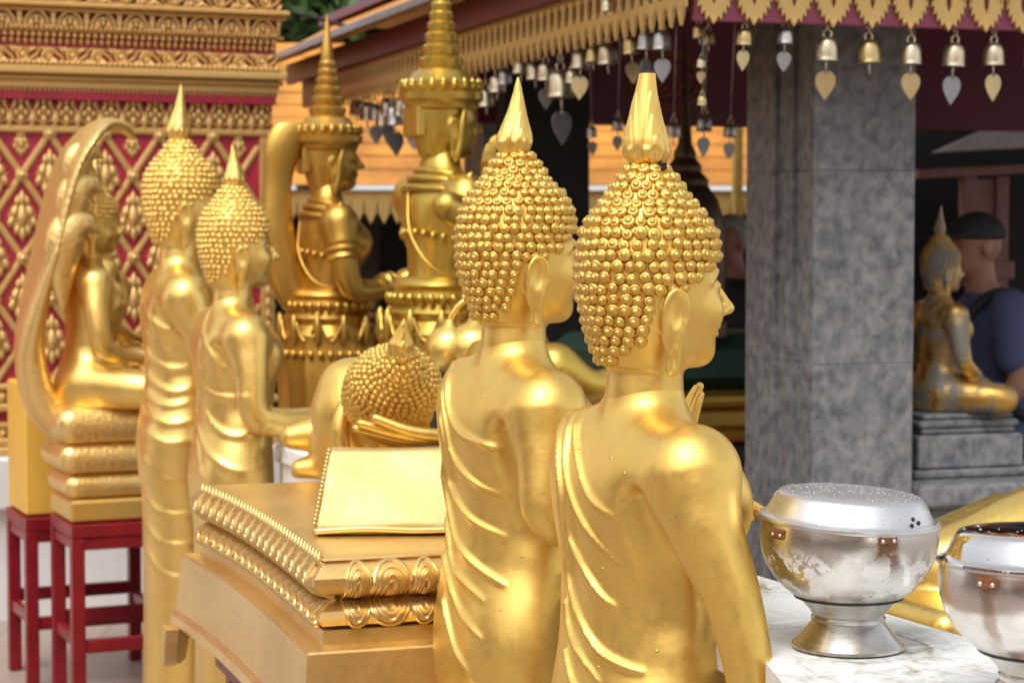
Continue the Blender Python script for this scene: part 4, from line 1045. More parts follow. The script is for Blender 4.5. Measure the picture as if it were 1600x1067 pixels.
# ------------------------------------------------------------------ the cloister out of view, added for the gold and steel to reflect
CREAM = plain('cream_cloister_plaster', (.62, .55, .44), .7, 0, .12, 1.5); COLRED = plain('cloister_column_red', (.24, .04, .03), .45)
def cloister(label, loc, rz, L):
    c = thing('cloister', label, 'building', loc, rz, 'cloister galleries added for reflections')
    MB().box((-L/2, 1.6, 0), (L/2, 1.9, 3.3)).ob('added_rear_wall', CREAM, c); MB().box((-L/2, -.2, 2.75), (L/2, .25, 3.25), .02).ob('lintel', G_WALL, c)
    MB().box((-L/2, -.3, 0), (L/2, 1.6, .35), .02).ob('step', CREAM, c)
    col = MB().lathe([(.24, .35), (.24, .55), (.17, .62), (.16, 2.5), (.22, 2.6), (.24, 2.75)], 16).me('column', COLRED, True, 40)
    n = int(L/2.2)
    for k in range(n+1): link('column', col, c, (-L/2+.3+(L-.6)*k/n, 0, 0))
    V = [(-L/2-.3, -.9, 3.05), (L/2+.3, -.9, 3.05), (L/2+.3, 1.2, 4.5), (-L/2-.3, 1.2, 4.5), (-L/2-.3, 2.6, 3.2), (L/2+.3, 2.6, 3.2)]
    link('roof', mesh('roof', V, [(0, 1, 2, 3), (3, 2, 5, 4)], ORANGE, False), c)
cloister('cream cloister gallery with red columns, unseen, added behind the photographer for reflections', (0, -5.5, 0), math.pi, 22)
cloister('cream cloister gallery with red columns, unseen, added left of the terrace for reflections', (-8.5, .5, 0), math.pi/2, 10)

# ------------------------------------------------------------------ orange roofed hall, tree and cables far behind
far = thing('orange_roofed_hall', 'far hall with orange tiled roof and dark open side behind the crowned figures', 'building', (0, 12.0, 0), math.radians(6))
OT = plain('orange_clay_tile', (.56, .22, .022), .6, 0, .35, 4, .6, 18)
pitch = math.radians(42); SL = 1.28; rows = 11
for k in range(rows):
    a = SL*k/rows; b_ = SL*(k+1)/rows+.03
    M = T(0, 0, 1.80) @ Matrix.Rotation(pitch, 4, 'X')
    bm = MB().box((-4.5, a, .012*0), (2.05, b_, .008), .003, M=M @ Matrix.Rotation(-.007, 4, 'X') @ T(0, 0, .02)); bm.ob('tile_course', OT, far)
MB().box((-4.5, .02, 1.66), (2.05, .05, 1.79)).ob('eave_board', G_LACE, far)
tooth = MB().prism([(-.03, .1), (-.03, .02), (0, -.04), (.03, .02), (.03, .1)], .012).me('eave_tooth', G_LACE)
for k in range(60): link('eave_tooth', tooth, far, (-2.6+.075*k, -.005, 1.64))
MB().box((-4.5, .5, 0), (2.05, .7, 1.75)).ob('shade_sheet', BLACK, far)  # black sheet stands in for the shade below the eave
for x in (-2.2, -.9, .4, 1.7): MB().box((x, .25, 0), (x+.16, .41, 1.70), .01).ob('post', DARKWOOD, far)

LEAF = plain('tree_leaves', (.055, .11, .025), .5, 0, .5, 3)
BARK = plain('bark', (.09, .06, .04), .9, 0, .3, 6, .5)
def tree(label, base, h0, crown, n, seed):
    r = np.random.default_rng(seed); t = thing('broadleaf_tree', label, 'tree', base)
    bm = MB(); bm.tube(smooth_path([(0, 0, 0), (.08, 0, h0*.4), (-.05, .05, h0*.8), (.1, 0, h0*1.1)], 4), list(np.linspace(.16, .06, 13)), 8)
    for k in range(6):
        a = k*1.05; bm.tube([(0, 0, h0*.7), (.5*math.cos(a), .5*math.sin(a), h0*.95), (1.0*math.cos(a), 1.0*math.sin(a), h0*1.15)], [.06, .04, .015], 6)
    bm.ob('trunk', BARK, t, True)
    C = [np.array([r.uniform(-1, 1)*crown[0], r.uniform(-1, 1)*crown[1], h0*1.05+r.uniform(-1, 1)*crown[2]]) for _ in range(46)]
    V = []; F = []
    for i in range(n):
        c = C[r.integers(len(C))]; p = c+r.normal(0, .17, 3); d = r.normal(0, 1, 3); d /= np.linalg.norm(d); e = np.cross(d, r.normal(0, 1, 3)); e /= np.linalg.norm(e); L = r.uniform(.07, .13)
        o = len(V); V += [p-d*L, p+e*L*.42, p+d*L, p-e*L*.42]; F.append((o, o+1, o+2, o+3))
    link('crown', mesh('crown', V, F, LEAF, False), t)
tree('dark green leafy tree above the far orange roof', (-1.45, 15.2, 0), 2.95, (1.25, .7, .55), 11000, 3)
CABLE = plain('black_cable', (.02, .02, .022), .5)
tag(MB().tube(smooth_path([tuple(at(300, 0, 9.2)), tuple(at(462, 22, 9.3)), tuple(at(560, 46, 9.4)), tuple(at(640, 55, 9.4)), tuple(at(672, 54, 9.2))], 5), .009, 6).ob('cable', CABLE, None, True), 'thin black cable strung from the gilded wall to the pavilion roof', 'cable')

# ------------------------------------------------------------------ open pavilion (sala)
SR = math.radians(17.5)
sc_ = at(1080, 22, 5.8)
SMX = Matrix.Translation((sc_.x, sc_.y, 0)) @ RZ(SR)     # x along the front eave to the right, y along the left eave away from us
ZB = sc_.z                                             # lower edge of the eave fretwork
sala = thing('pavilion', 'open pavilion with grey stone pillars and gold fretwork eaves hung with bells', 'building', (sc_.x, sc_.y, 0), SR)
def granite():
    m, nt, b = nodes('mottled_grey_stone'); co = coords(nt)
    mp_ = N(nt, 'ShaderNodeMapping'); mp_.inputs['Scale'].default_value = (1, 1, .9); nt.links.new(co, mp_.inputs['Vector'])
    n1 = noise(nt, mp_.outputs[0], 26, 5, .58, .25); n2 = noise(nt, mp_.outputs[0], 5.0, 5, .6, .1); n3 = noise(nt, co, 70, 3, .6)
    r1 = ramp(nt, n1.outputs['Fac'], [(.34, (.105, .110, .120)), (.48, (.185, .190, .198)), (.66, (.275, .277, .276))])
    r2 = ramp(nt, n2.outputs['Fac'], [(.35, (.78, .78, .80)), (.65, (1, .99, .96))])
    c = mix(nt, 1.0, r1.outputs['Color'], r2.outputs['Color'], 'MULTIPLY'); nt.links.new(c, b.inputs['Base Color'])
    b.inputs['Roughness'].default_value = .55; bump(nt, b, n3.outputs['Fac'], .25, .002); return m
STONE = granite()
arr = SMX.inverted() @ at(1270, 500, 6.3)
def pillar(x, y, w=.335, d=.48, mat=STONE, top=2.62):
    # redented pillar: main shaft with narrower setbacks on its left face
    zs = [0, .62, 1.18, 1.76, top]
    for z0, z1 in zip(zs[:-1], zs[1:]):
        z1 -= .0007; e = random.uniform(-.0008, .0008)
        p = MB().box((x+e, y+e, z0), (x+w+e, y+d*.16, z1), .0015)
        p.box((x+.012, y+d*.16+.001, z0), (x+w-.012, y+d*.30, z1), .004); p.box((x-.004, y+d*.30+.001, z0), (x+w+.004, y+d*.42, z1), .0015)
        p.box((x+.010, y+d*.42+.001, z0), (x+w-.010, y+d*.56, z1), .004); p.box((x-.006, y+d*.56+.001, z0), (x+w+.006, y+d, z1), .0015)
        p.ob('pillar_block', mat, sala)
pillar(arr.x, arr.y)
pillar(arr.x+3.2, arr.y)
pb = SMX.inverted() @ at(755, 400, 9.3); MB().box((pb.x, pb.y, 0), (pb.x+.12, pb.y+.3, 2.6), .006).ob('stone_pillar', STONE, sala)
# ceiling, roof and inner lintels
MB().box((.10, .10, 2.60), (5.2, 5.2, 2.64)).ob('ceiling', MAROON, sala)
GUT = plain('grey_sheet_metal', (.36, .38, .40), .35, .8, .15)
rp = math.radians(30)
for k in range(10):
    a, b_ = .34*k, .34*(k+1)+.05
    # left slope courses (they rise to the right from the left eave)
    za, zb = 2.42+a*math.tan(rp), 2.42+b_*math.tan(rp)
    V = [(-.16+a, -.16+a, za), (-.16+a, 5.4-a, za), (-.16+b_, 5.4-b_, zb), (-.16+b_, -.16+b_, zb)]
    V += [(x, y, z-.03) for x, y, z in V]
    mesh_f = [(3, 2, 1, 0), (4, 5, 6, 7), (0, 1, 5, 4), (1, 2, 6, 5), (2, 3, 7, 6), (3, 0, 4, 7)]
    link('tile_course', mesh('tile_course', V, mesh_f, OT, False), sala)
    V = [(-.16+a, -.16+a, za+.001), (-.16+b_, -.16+b_, zb+.001), (5.4-b_, -.16+b_, zb+.001), (5.4-a, -.16+a, za+.001)]
    V += [(x, y, z-.03) for x, y, z in V]
    link('tile_course', mesh('tile_course', V, mesh_f, OT, False), sala)
MB().box((-.19, -.19, 2.400), (-.155, 5.4, 2.435), .004).ob('gutter', GUT, sala)
MB().box((-.05, -.05, ZB+.135), (-.02, 5.3, 2.41), .003).ob('eave_board', MAROON, sala); MB().box((-.0195, -.05, ZB+.135), (5.3, -.02, 2.44), .003).ob('eave_board', PURPLE, sala)
# boards behind the fretwork
MB().box((.010, .03, ZB+.015), (.035, 5.2, ZB+.150), .003).ob('backing_board', MAROON, sala); MB().box((.012, .004, ZB-.018), (5.2, .028, ZB+.150), .003).ob('backing_board', PURPLE, sala)
lint = 3.05
MB().box((.3, lint, 2.02), (5.1, lint+.10, 2.598)).ob('inner_lintel', MAROON, sala)
MB().box((.28, .5, 2.25), (.36, lint-.01, 2.598)).ob('inner_lintel', DARKWOOD, sala)
def medallion(px, py, rad):
    c = SMX.inverted() @ at(px, py, 8.5); bm = MB()
    for rr in (1.0, .86): bm.tube([(rad*rr*math.cos(a), 0, rad*rr*.72*math.sin(a)) for a in np.linspace(0, 2*math.pi, 41)[:-1]], .007, 6, True)
    for k in range(9):
        a = k*.7; bm.tube([(rad*.7*math.cos(a+t)*(1-t*.5), 0, rad*.5*math.sin(a+t)*(1-t*.5)) for t in np.linspace(0, 1.4, 8)], .006, 5)
    bm.ob('lintel_medallion', plain('faded_gold_line', (.34, .10, .03), .5, .2), sala, True, mat4=T(c.x, lint-.004, c.z))
medallion(1125, 110, .17); medallion(1495, 105, .15)
# fretwork along the eaves
def fret_right(bm, w=.118):
    a = w/2
    for s in (-1, 1):
        P = [(0, .150), (a*.98, .150), (a*.98, .072), (a*.90, .060), (a*.93, .038), (a*.78, .046), (a*.80, .018), (a*.64, .027), (a*.60, .000), (a*.46, .011), (a*.38, -.014), (a*.24, -.003), (0, -.026), (0, .026), (a*.10, .040), (a*.15, .060), (a*.10, .085), (0, .100)]
        if s < 0: P = [(-x, z) for x, z in P][::-1]
        bm.prism(P, .010)
    bm.lathe([(.010, 0), (.008, .006), (.002, .010)], 8, T(0, 0, .122) @ Matrix.Rotation(math.pi/2, 4, 'X'))
    for s in (-1, 1): bm.tube([(s*a*.3, -.002, .10), (s*a*.7, -.005, .085), (s*a*.85, -.002, .055)], [.004, .006, .003], 5)
bm = MB(); fret_right(bm); fr = bm.me('fretwork_leaf', G_LACE)
for k in range(22): link('fretwork_leaf', fr, sala, (.064+.120*k, -.008, ZB))
def fret_left(bm, w=.072):
    a = w/2
    bm.prism([(-a, .150), (-a, .02), (-a*.72, .035), (-a*.40, .000), (-a*.40, .062), (-a*.62, .075), (-a*.62, .11), (-a*.28, .11), (-a*.28, .150)][::1], .010)
    bm.prism([(a*.28, .150), (a*.28, .11), (a*.62, .11), (a*.62, .075), (a*.40, .062), (a*.40, .000), (a*.72, .035), (a, .02), (a, .150)], .010)
    bm.prism([(-a*.28, .150), (-a*.28, .126), (a*.28, .126), (a*.28, .150)], .0098); bm.prism([(-a*.40, .0), (-a*.2, -.012), (0, -.028), (a*.2, -.012), (a*.40, .0), (a*.40, .052), (-a*.40, .052)], .0096)
bm = MB(); fret_left(bm); fl_ = bm.me('fretwork_panel', G_LACE)
for k in range(64): link('fretwork_panel', fl_, sala, mat4=T(-.006, .045+.0735*k, ZB) @ RZ(math.pi/2) @ Matrix.Scale(-1, 4, (1, 0, 0)))
# parapet, and a black sheet standing in for the interior's shade
lw = SMX.inverted() @ at(1440, 745, 6.6)
MB().box((arr.x+.34, arr.y+.02, 0), (arr.x+3.19, arr.y+.5, lw.z-.075), .01).ob('parapet', STONE, sala); MB().box((arr.x+.345, arr.y-.04, lw.z-.073), (arr.x+3.19, arr.y+.55, lw.z), .012).ob('parapet_cap', STONE, sala)
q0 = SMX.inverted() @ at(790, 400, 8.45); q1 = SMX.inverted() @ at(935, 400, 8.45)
MB().box((q0.x, q0.y, 0), (q1.x, q0.y+.12, 2.2)).ob('shade_screen', BLACK, sala)
# ------------------------------------------------------------------ inside the pavilion
al = at(1110, 600, 8.0); al.z = 0
alt = thing('altar', 'tiered gold and red altar topped by a dark green cushion inside the pavilion', 'altar', al, SR)
for k, (z0, z1, o, mt) in enumerate(((0, .30, .40, DARKWOOD), (.301, .42, .38, G_DEVA), (.421, .56, .33, DARKWOOD), (.561, .66, .37, G_DEVA), (.661, .70, .34, RED), (.701, .80, .30, DARKWOOD), (.801, .84, .36, G_DEVA2), (.841, .93, .33, G_DEVA), (.931, .99, .37, G_DEVA2))):
    MB().box((-.2-o, -o*.8, z0), (.3+o, o*.8, z1), .02).ob('altar_tier', mt, alt)
MB().box((-.55, -.28, .991), (.62, .28, 1.19), .05).ob('cushion', GREENC, alt, True, 40)
bz = at(1070, 300, 7.75)
MB_ = MB().lathe([(.16, 0), (.16, .05), (.13, .07), (.15, .12), (.155, .30), (.145, .42), (.120, .50), (.085, .55), (.088, .57), (.06, .60), (.062, .62), (.040, .65), (.042, .67), (.026, .70), (.020, .80), (.006, 1.06), (.001, 1.10)], 28)
tag(MB_.ob('bronze_spire', BRONZE, None, True, 40, loc=(bz.x, bz.y, 1.19)), 'dark bronze bell shaped spire silhouetted inside the pavilion', 'spire')
yp = at(1152, 300, 11.7)
yo = MB().lathe([(.036, 0), (.036, .9), (.043, .92), (.043, .95), (.033, .97), (.033, 1.55), (.042, 1.57), (.042, 1.60), (.030, 1.62), (.030, 2.2)], 16).ob('yellow_post', YPOST, None, True, 40, loc=(yp.x, yp.y, 0))
tag(yo, 'bright yellow slim post standing inside the pavilion left of the pillar', 'post')

# stone Buddha on the parapet
def gilded_stone():
    m, nt, b = nodes('stone_with_gold_leaf'); co = coords(nt); n = noise(nt, co, 7, 6, .65, .5); n2 = noise(nt, co, 40, 4, .6)
    r = ramp(nt, n.outputs['Fac'], [(.44, 0), (.56, 1)]); c = mix(nt, r.outputs['Color'], (.17, .15, .12), (.60, .36, .09))
    nt.links.new(c, b.inputs['Base Color']); nt.links.new(r.outputs['Color'], b.inputs['Metallic']); b.inputs['Roughness'].default_value = .42; bump(nt, b, n2.outputs['Fac'], .4, .003); return m
SG = gilded_stone()
sb0 = at(1480, 740, 6.72); sb0.z = lw.z+.001
sq = thing('stone_plinth', 'worn grey stone plinth on the parapet under the small weathered statue', 'plinth', sb0, SR)
for k, (z0, z1, a, b2) in enumerate(((0, .028, .20, .16), (.029, .135, .185, .15), (.136, .155, .165, .135), (.156, .180, .175, .14), (.181, .20, .160, .13))):
    V = []; t = .03 if k == 1 else .0
    bm = MB().box((-a, -b2, z0), (a, b2, z1), .008); bm.ob('plinth_course', STONE, sq)
seated_statue('seated_buddha_statue', 'small weathered stone Buddha with patches of gold leaf, seated beside the grey pillar', 'statue', sb0+Vector((-.03, 0, .202)), SR, .63, .010, SG, SG, seed=29)

# ------------------------------------------------------------------ people
SKIN = plain('shade_darkened_skin', (.30, .14, .09), .5, 0, .12, 10); HAIRG = plain('grey_hair', (.30, .29, .28), .7, 0, .3, 40, .6, 120)  # skin tone lowered to imitate the pavilion's shade
POLO = plain('blue_polo_cotton', (.055, .070, .15), .85, 0, .1, 10, .3, 200); DARKT = plain('black_tshirt', (.018, .018, .022), .85); TROUS = plain('dark_trousers', (.03, .03, .04), .85); CAPM = plain('black_cap_cloth', (.015, .014, .016), .8)  # polo blue darkened to stand in for shade inside the pavilion
def person(label, loc, rz, hgt, shirt, lean=.0, rarm=None, larm=None):
    s = hgt/1.75; root = thing('person', label, 'person', loc, rz, None, s)
    H = .010; hx = .10*lean; lo, hi = (-.35, -.42, -.01), (.62, .42, 1.80)
    RA = rarm or [(0, -.20, 1.42), (-.02, -.25, 1.14), (.10, -.23, .92)]; LA = larm or [(0, .20, 1.42), (-.02, .25, 1.14), (.10, .23, .92)]
    sh = lambda p: (p[0]+hx*max(0, (p[2]-.9)/.5), p[1], p[2])
    RA, LA = [sh(p) for p in RA], [sh(p) for p in LA]
    S = SDF(lo, hi, H)
    S.loft([(.88, 0, 0, .11, .16), (1.05, hx*.3, 0, .105, .145), (1.25, hx*.7, 0, .12, .175), (1.38, hx, 0, .11, .175), (1.46, hx, 0, .06, .09), (1.50, hx+.01, 0, .055, .06)])
    S.cap((hx+.005, 0, 1.46), (hx+.02, 0, 1.56), .055, .052, .03); hc = np.array([hx+.045, 0, 1.645])
    S.ell(hc+np.array([-.01, 0, .02]), (.098, .076, .098), .02); S.ell(hc+np.array([.03, 0, -.055]), (.060, .055, .065), .03)
    S.cap(hc+np.array([.085, 0, .005]), hc+np.array([.112, 0, -.028]), .009, .015, .012)
    S.ell(hc+np.array([.082, 0, -.068]), (.018, .028, .008), .01); S.ell(hc+np.array([.075, 0, -.105]), (.022, .026, .02), .02)
    for y in (-1, 1):
        S.ell(hc+np.array([-.01, y*.080, -.01]), (.018, .010, .032), .006); S.ell(hc+np.array([.082, y*.030, .008]), (.010, .016, .009), .008, None, 'd')
        S.cap(hc+np.array([.085, y*.012, .024]), hc+np.array([.072, y*.048, .022]), .009, .007, .01)
        S.chain([(0, y*.09, .88), (.02, y*.095, .48), (-.01, y*.10, .08)], [.095, .065, .045], .03, .02); S.ell((.06, y*.10, .04), (.13, .045, .04), .03)
    for A in (RA, LA): S.chain(A, [.058, .043, .030], .04, .02)
    for A in (RA, LA):
        e = np.array(A[-1]); d = e-np.array(A[-2]); d /= np.linalg.norm(d); n_ = np.cross(d, (0, 0, 1)); n_ = n_/(np.linalg.norm(n_)+1e-6); u = np.cross(n_, d)
        S.cap(e, e+d*.07, .032, .034, .015)
        for f in range(4): S.chain([e+d*.07+u*(-.027+.018*f), e+d*.115+u*(-.03+.02*f)+n_*.012, e+d*.145+u*(-.03+.02*f)+n_*.03], [.010, .009, .008], .004, .002)
        S.chain([e+d*.03+u*.03, e+d*.08+u*.055], [.012, .009], .008)
    V, Q = S.net(1); link('body', mesh('body', V, Q, SKIN), root)
    S = SDF(lo, hi, H); e = .014
    S.loft([(.86, 0, 0, .135+e, .175+e), (1.05, hx*.3, 0, .125+e, .165+e), (1.25, hx*.7, 0, .128+e, .182+e), (1.38, hx, 0, .115+e, .182+e), (1.445, hx, 0, .075+e, .11+e), (1.475, hx+.008, 0, .062, .070)])
    for A in (RA, LA):
        m2 = np.array(A[0])*.35+np.array(A[1])*.65; S.cap(A[0], m2, .074, .066, .04)
    V, Q = S.net(1); link('shirt', mesh('shirt', V, Q, shirt), root)
    S = SDF((-.3, -.35, .02), (.3, .35, 1.0), H); S.loft([(.80, 0, 0, .13, .175), (.95, 0, 0, .125, .168)])
    for y in (-1, 1): S.chain([(0, y*.09, .88), (.02, y*.095, .48), (-.01, y*.10, .10)], [.108, .085, .07], .03, .02)
    V, Q = S.net(1); link('trousers', mesh('trousers', V, Q, TROUS), root)
    return root, hc, hx
mp1 = at(1532, 400, 7.35); h1 = 1.62
P1, hc1, hx1 = person('man in a black cap and blue polo shirt with backpack straps, bending forward', (mp1.x+.09, mp1.y, 0), math.radians(196), h1, POLO, .9,
    rarm=[(0, -.20, 1.42), (.06, -.25, 1.14), (.30, -.14, 1.05)], larm=[(0, .20, 1.42), (.05, .26, 1.14), (.28, .16, 1.02)])
S = SDF((-.2, -.2, 1.5), (.35, .2, 1.9), .008); S.ell(hc1+np.array([-.012, 0, .045]), (.110, .090, .085)); S.rbox(hc1+np.array([0, 0, -.075]), (.2, .2, .1), .005, op='d')
S.rbox(hc1+np.array([.13, 0, .035]), (.075, .070, .007), .006, .004, Matrix.Rotation(.15, 3, 'Y')); V, Q = S.net(1); link('cap', mesh('cap', V, Q, CAPM), P1)
for y in (-1, 1): MB().tube(smooth_path([(hx1-.16, y*.10, 1.20), (hx1-.10, y*.12, 1.42), (hx1+.02, y*.125, 1.475), (hx1+.14, y*.12, 1.36), (hx1+.14, y*.15, 1.15), (hx1*.4-.02, y*.20, 1.02)], 5), .020, 6).ob('backpack_strap', CAPM, P1, True)
MB().box((hx1-.33, -.16, 1.0), (hx1-.15, .16, 1.44), .04).ob('backpack', CAPM, P1, True, 50)
gp = MB(); 
for y in (-.028, .028): gp.lathe([(.020, 0), (.020, .004), (.002, .006)], 12, T(hx1+.150, y, 1.28) @ Matrix.Rotation(math.pi/2, 4, 'Y'))
gp.box((hx1+.147, -.01, 1.278), (hx1+.151, .01, 1.284)); gp.ob('sunglasses', CAPM, P1, True, 40)
mp2 = at(1150, 395, 9.4)
P2, hc2, hx2 = person('grey haired man in a black shirt with a round emblem, partly behind the pillar', (mp2.x+.02, mp2.y, 0), math.radians(215), 1.62, DARKT, .3)
S = SDF((-.2, -.2, 1.5), (.35, .2, 1.9), .008); S.ell(hc2+np.array([-.016, 0, .035]), (.106, .087, .098)); S.rbox(hc2+np.array([.10, 0, -.02]), (.09, .2, .085), .02, .01, op='d'); S.rbox(hc2+np.array([0, 0, -.14]), (.2, .2, .1), .005, .01, op='d')
V, Q = S.net(1); link('hair', mesh('hair', V, Q, HAIRG), P2)
em = MB()
for rr in (.075, .05, .028): em.tube([(0, rr*math.cos(a), rr*math.sin(a)) for a in np.linspace(0, 2*math.pi, 25)[:-1]], .006, 5, True)
em.ob('shirt_emblem', plain('pale_print', (.35, .28, .28), .8), P2, True, mat4=T(hx2+.150, .0, 1.26))

# far things seen through the right bay
fp = at(1540, 330, 11.5)
pav = thing('pink_shrine', 'small pinkish stone shrine with white roof edge far behind the capped man', 'shrine', (fp.x, fp.y, 0), .1)
PINK = plain('pink_stone', (.36, .20, .17), .7); PALE = plain('pale_white_paint', (.72, .70, .72), .6)
for x in (-.12, .06): MB().box((x, 0, 0), (x+.07, .1, 1.86), .006).ob('post', PINK, pav)
MB().box((-.22, -.02, 1.30), (.16, .12, 1.40), .01).ob('ledge', PINK, pav); MB().box((-.05, .02, 1.401), (.059, .1, 1.84)).ob('panel', PINK, pav)
MB().box((-.30, -.05, 1.862), (.9, .1, 1.91), .006, M=Matrix.Rotation(-.05, 4, 'Y')).ob('roof_edge', PINK, pav)
MB().box((.131, .02, 0), (.9, .1, 1.80)).ob('black_panel', BLACK, pav)  # plain black panel beside the posts, no recess modelled
MB().prism([(-.25, 1.99), (.35, 2.02), (.42, 2.13), (.02, 2.11)], .2).ob('white_gable', PALE, pav)
for k in range(3): MB().tube(smooth_path([(.40+.16*k, -.06, 2.0), (.36+.16*k, -.06, 2.08), (.41+.16*k, -.06, 2.15)], 4), [.02]*4+[.026]*3+[.012]*2, 8).ob('gilded_finial', G_BRIGHT, pav, True)
MB().box((-.62, .6, 0), (4.5, .75, 3.2)).ob('added_rear_wall', BLACK, pav)  # black sheet added to darken the view through the right bay

# ------------------------------------------------------------------ marble altar table and steel bowls
def marble():
    m, nt, b = nodes('stained_white_marble'); co = coords(nt)
    mp_ = N(nt, 'ShaderNodeMapping'); mp_.inputs['Scale'].default_value = (1.6, .7, 1); mp_.inputs['Rotation'].default_value = (0, 0, .5); nt.links.new(co, mp_.inputs['Vector'])
    n1 = noise(nt, mp_.outputs[0], 9, 8, .68, 1.2); n2 = noise(nt, co, 40, 5, .65, .4); n3 = noise(nt, co, 3, 3, .5)
    r1 = ramp(nt, n1.outputs['Fac'], [(.49, (.76, .77, .76)), (.56, (.66, .66, .61)), (.62, (.38, .36, .28))])
    r2 = ramp(nt, n2.outputs['Fac'], [(.48, (1, 1, 1)), (.64, (.66, .66, .60))])
    c = mix(nt, 1.0, r1.outputs['Color'], r2.outputs['Color'], 'MULTIPLY'); r3 = ramp(nt, n3.outputs['Fac'], [(.4, 0), (.6, 1)])
    c = mix(nt, r3.outputs['Color'], (.80, .81, .80), c); nt.links.new(c, b.inputs['Base Color']); b.inputs['Roughness'].default_value = .38; bump(nt, b, n2.outputs['Fac'], .15, .001); return m
MARB = marble()
TZ = 1.024
tb = thing('marble_altar_table', 'long white marble altar table with grey green stains, in front of the statues', 'table', (RPOS.x, RPOS.y, 0), RG)
for k, (x0, y0, y1) in enumerate(((-.10, -1.6, -.62), (.045, -.282, -.05), (.10, -.047, .6), (.15, .603, 1.5), (.275, 1.503, 2.62))): MB().box((x0, y0, TZ-.045), (.376, y1, TZ), .004).ob('marble_slab', MARB, tb)
V = [(.376, -.285), (.028, -.285), (-.10, -.617), (.376, -.617)]
bm = MB().add([(x, y, TZ) for x, y in V]+[(x, y, TZ-.045) for x, y in V], [(0, 1, 2, 3), (7, 6, 5, 4), (1, 0, 4, 5), (2, 1, 5, 6), (3, 2, 6, 7), (0, 3, 7, 4)]); bm.ob('marble_slab', MARB, tb)
MB().box((.29, -1.55, 0), (.352, 2.6, TZ-.0455)).ob('masonry_body', WHITEW, tb)
def steel(name, base, rough, patch=0.0, stain=.5, streak=None):
    m, nt, b = nodes(name); co = coords(nt)
    mp_ = N(nt, 'ShaderNodeMapping'); mp_.inputs['Scale'].default_value = (1, 1, 7); nt.links.new(co, mp_.inputs['Vector'])
    n0 = noise(nt, mp_.outputs[0], 40, 3, .5); n1 = noise(nt, co, 11, 6, .66, .6); n2 = noise(nt, co, 26, 5, .7, .3)
    c = base
    rs = ramp(nt, n1.outputs['Fac'], [(.50, 0), (.72, stain)]); c = mix(nt, rs.outputs['Color'], c, (.38, .30, .22))
    if streak is not None:      # rust run below a hinge, and a chalky run beside it
        def dotn(vx, vy, vz):
            d = N(nt, 'ShaderNodeVectorMath', operation='DOT_PRODUCT'); nt.links.new(co, d.inputs[0]); d.inputs[1].default_value = (vx, vy, vz); return d.outputs['Value']
        def mth(op, a, b=None):
            q = N(nt, 'ShaderNodeMath', operation=op)
            for i, v in enumerate((a, b)):
                if v is None: continue
                if isinstance(v, (int, float)): q.inputs[i].default_value = v
                else: nt.links.new(v, q.inputs[i])
            return q.outputs[0]
        wob = mth('MULTIPLY', mth('SUBTRACT', n2.outputs['Fac'], .5), .03)
        for a0, off, hw, zs, col, st in streak:
            u = mth('ADD', mth('ADD', dotn(-math.sin(a0), math.cos(a0), .25 if off else 0), -off-(.25*.13 if off else 0)), wob)
            m1 = ramp(nt, mth('ABSOLUTE', u), [(hw*.6, 1), (hw, 0)]); m2 = ramp(nt, dotn(0, 0, 1), [(zs[0], 0), (zs[1], 1), (zs[2], 1), (zs[3], 0)]); m3 = ramp(nt, dotn(math.cos(a0), math.sin(a0), 0), [(.0, 0), (.03, st)])
            f = mth('MULTIPLY', mth('MULTIPLY', m1.outputs['Color'], m2.outputs['Color']), m3.outputs['Color']); c = mix(nt, f, c, col)
    if patch > 0:
        rp = ramp(nt, n2.outputs['Fac'], [(.575-.06*patch, 0), (.585-.06*patch, 1)])
        sx = N(nt, 'ShaderNodeSeparateXYZ'); nt.links.new(co, sx.inputs[0])
        rz = ramp(nt, sx.outputs['Z'], [(.074, 0), (.088, 1), (.122, 1), (.150, 0)])
        mu = N(nt, 'ShaderNodeMath', operation='MULTIPLY'); nt.links.new(rp.outputs['Color'], mu.inputs[0]); nt.links.new(rz.outputs['Color'], mu.inputs[1])
        c = mix(nt, mu.outputs[0], c, (.78, .77, .74)); iv = N(nt, 'ShaderNodeMath', operation='SUBTRACT'); iv.inputs[0].default_value = 1.0; nt.links.new(mu.outputs[0], iv.inputs[1]); nt.links.new(iv.outputs[0], b.inputs['Metallic'])
    else: b.inputs['Metallic'].default_value = 1.0
    if hasattr(c, 'links') or isinstance(c, bpy.types.NodeSocket): nt.links.new(c, b.inputs['Base Color'])
    mr = N(nt, 'ShaderNodeMapRange'); nt.links.new(n0.outputs['Fac'], mr.inputs['Value']); mr.inputs['To Min'].default_value = rough-.06; mr.inputs['To Max'].default_value = rough+.08
    nt.links.new(mr.outputs[0], b.inputs['Roughness']); bump(nt, b, n1.outputs['Fac'], .05, .004); return m
ST_DULL = steel('weathered_steel', (.62, .60, .56), .27, 1.25, .6, [(-1.30, 0, .020, (.118, .138, .160, .168), (.24, .09, .025), .8), (-1.30, .030, .007, (.075, .09, .142, .152), (.80, .79, .76), .95)]); ST_LID = steel('damp_steel_lid', (.74, .74, .74), .36, 0, .12); ST_SHINY = steel('polished_steel', (.78, .77, .75), .07, 0, .10); ST_BODY2 = steel('satin_steel', (.68, .64, .60), .22, 0, .4, [(-2.35, 0, .010, (.08, .105, .158, .166), (.26, .14, .06), .6)])
RUST = plain('rusty_iron', (.20, .07, .02), .75, .3, .4, 60, .5, 150); DIRT = plain('black_grime', (.03, .03, .025), .9, 0, .5, 60, .6, 150)
DROP = plain('water_drop', (.45, .46, .47), .15, .8)
